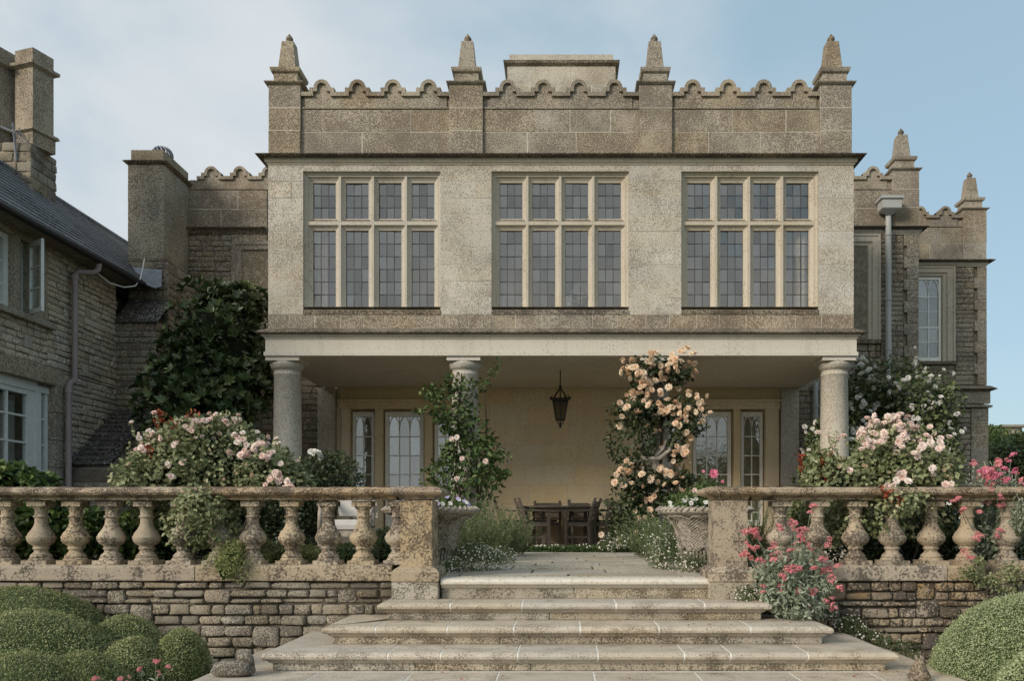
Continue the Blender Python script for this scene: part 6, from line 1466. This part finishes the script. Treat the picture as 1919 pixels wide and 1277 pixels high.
for s in (-1, 1): loft([((hx + s * .045, D6 - .05, zp + .005), .018, .012), ((hx + s * .045, D6 - .02, zp + .02), .026, .024), ((hx + s * .05, D6 + .02, zp + .03), .02, .02)], 10, .003).build('hare_paw', M['hare'], t, smooth=True)

# ------------------------------------------------------------ beyond the garden on the right, and far left
def far_tree(name, label, E, n, L, trunk=True, mat='L_tree', cat='tree'):
    t = thing(name, label, cat, (E[0][0], E[0][1], -.01)); core(t, E, .66)
    foliage(t, 'crown', mat, E, n, L, L * .6, depth=.5, noise_=.3, sc=1.4, seed=int(E[0][0]))
    if trunk: MB().tube([(E[0][0], E[0][1], -.5), (E[0][0] + .1, E[0][1], E[0][2])], [.22, .1], 8).build('trunk', M['bark'], t)
    return t
HD = 28
far_tree('garden_hedge', 'broad sunlit green hedge beyond the end of the house at right', [ell(1880, 870, HD, 60, 60, 2), ell(1960, 860, HD, 70, 60, 2), ell(1915, 930, HD, 90, 60, 2), ell(2060, 860, HD, 80, 70, 2), ell(1900, 840, HD + 2, 50, 28, 1.5)], 16000, .13, False, cat='hedge')
far_tree('small_tree', 'thin feathery treetop showing above the hedge against the sky', [ell(1860, 822, 40, 14, 22, 1)], 900, .16)
tb = thing('far_building', 'distant stone building with a flat chimney behind the hedge at the right edge', 'building', (X(1905, 60), 60, 0))
MB().box(X(1868, 60), X(2060, 60), 60, 68, -.5, Z(812, 60)).build('wall', M['wingash'], tb)
MB().sweep_r([(0, Z(812, 60)), (0, Z(800, 60)), (.25, Z(798, 60)), (.25, Z(794, 60)), (-.1, Z(793, 60))], X(1893, 60), X(1930, 60), 61, 62.5).build('chimney', M['wingash'], tb)
MB().box(X(1866, 60), X(1890, 60), 60.5, 62, Z(812, 60), Z(808, 60)).build('ridge', M['tile'], tb)

# trees of the garden behind the camera, as the windows mirror them
for i, (x, y, h, rr) in enumerate(((9.5, -31, 6.2, 2.6), (13.5, -32, 6.8, 3.0), (27, -33, 16, 5.5))):
    far_tree('garden_tree', ('round garden tree mirrored dark in the right loggia door', 'garden tree mirrored in the right loggia sidelight', 'tall garden tree mirrored in the far wing sash window')[i],
             [(x, y, h * .62, rr, rr, h * .36), (x + rr * .3, y, h * .45, rr, rr, h * .3), (x - rr * .4, y + 1, h * .4, rr * .9, rr, h * .33)], 3500, .28)

lm = leaf_mesh('fallen_leaf', M['L_red'], np.zeros((1, 3)), np.array([[1., 0, 0]]), np.array([[0, 0, 1.]]), np.array([.03]), np.array([.016]), np.array([.8]), oval=True)
lit = thing('leaf_litter', 'few scattered fallen petals and leaves lying on the stone treads', 'leaf litter', (0, 6.5, -.3)); lit['kind'] = 'stuff'
for _ in range(46):
    lv = random.choice(((-.164, 6.66, 7.0, 1.4), (-.303, 6.36, 6.66, 1.7), (-.440, 6.0, 6.3, 2.0), (-.575, 5.6, 5.95, 2.3), (.006, 7.3, 9, 1.0)))
    o = mobj('fallen_leaf', lm, lit, (random.uniform(-lv[3], lv[3]) + .1, random.uniform(lv[1], lv[2]), lv[0] + .004)); o.rotation_euler = (random.gauss(0, .2), random.gauss(0, .2), random.random() * 6.3); k_ = random.uniform(.4, 1); o.scale = (k_, k_, k_)
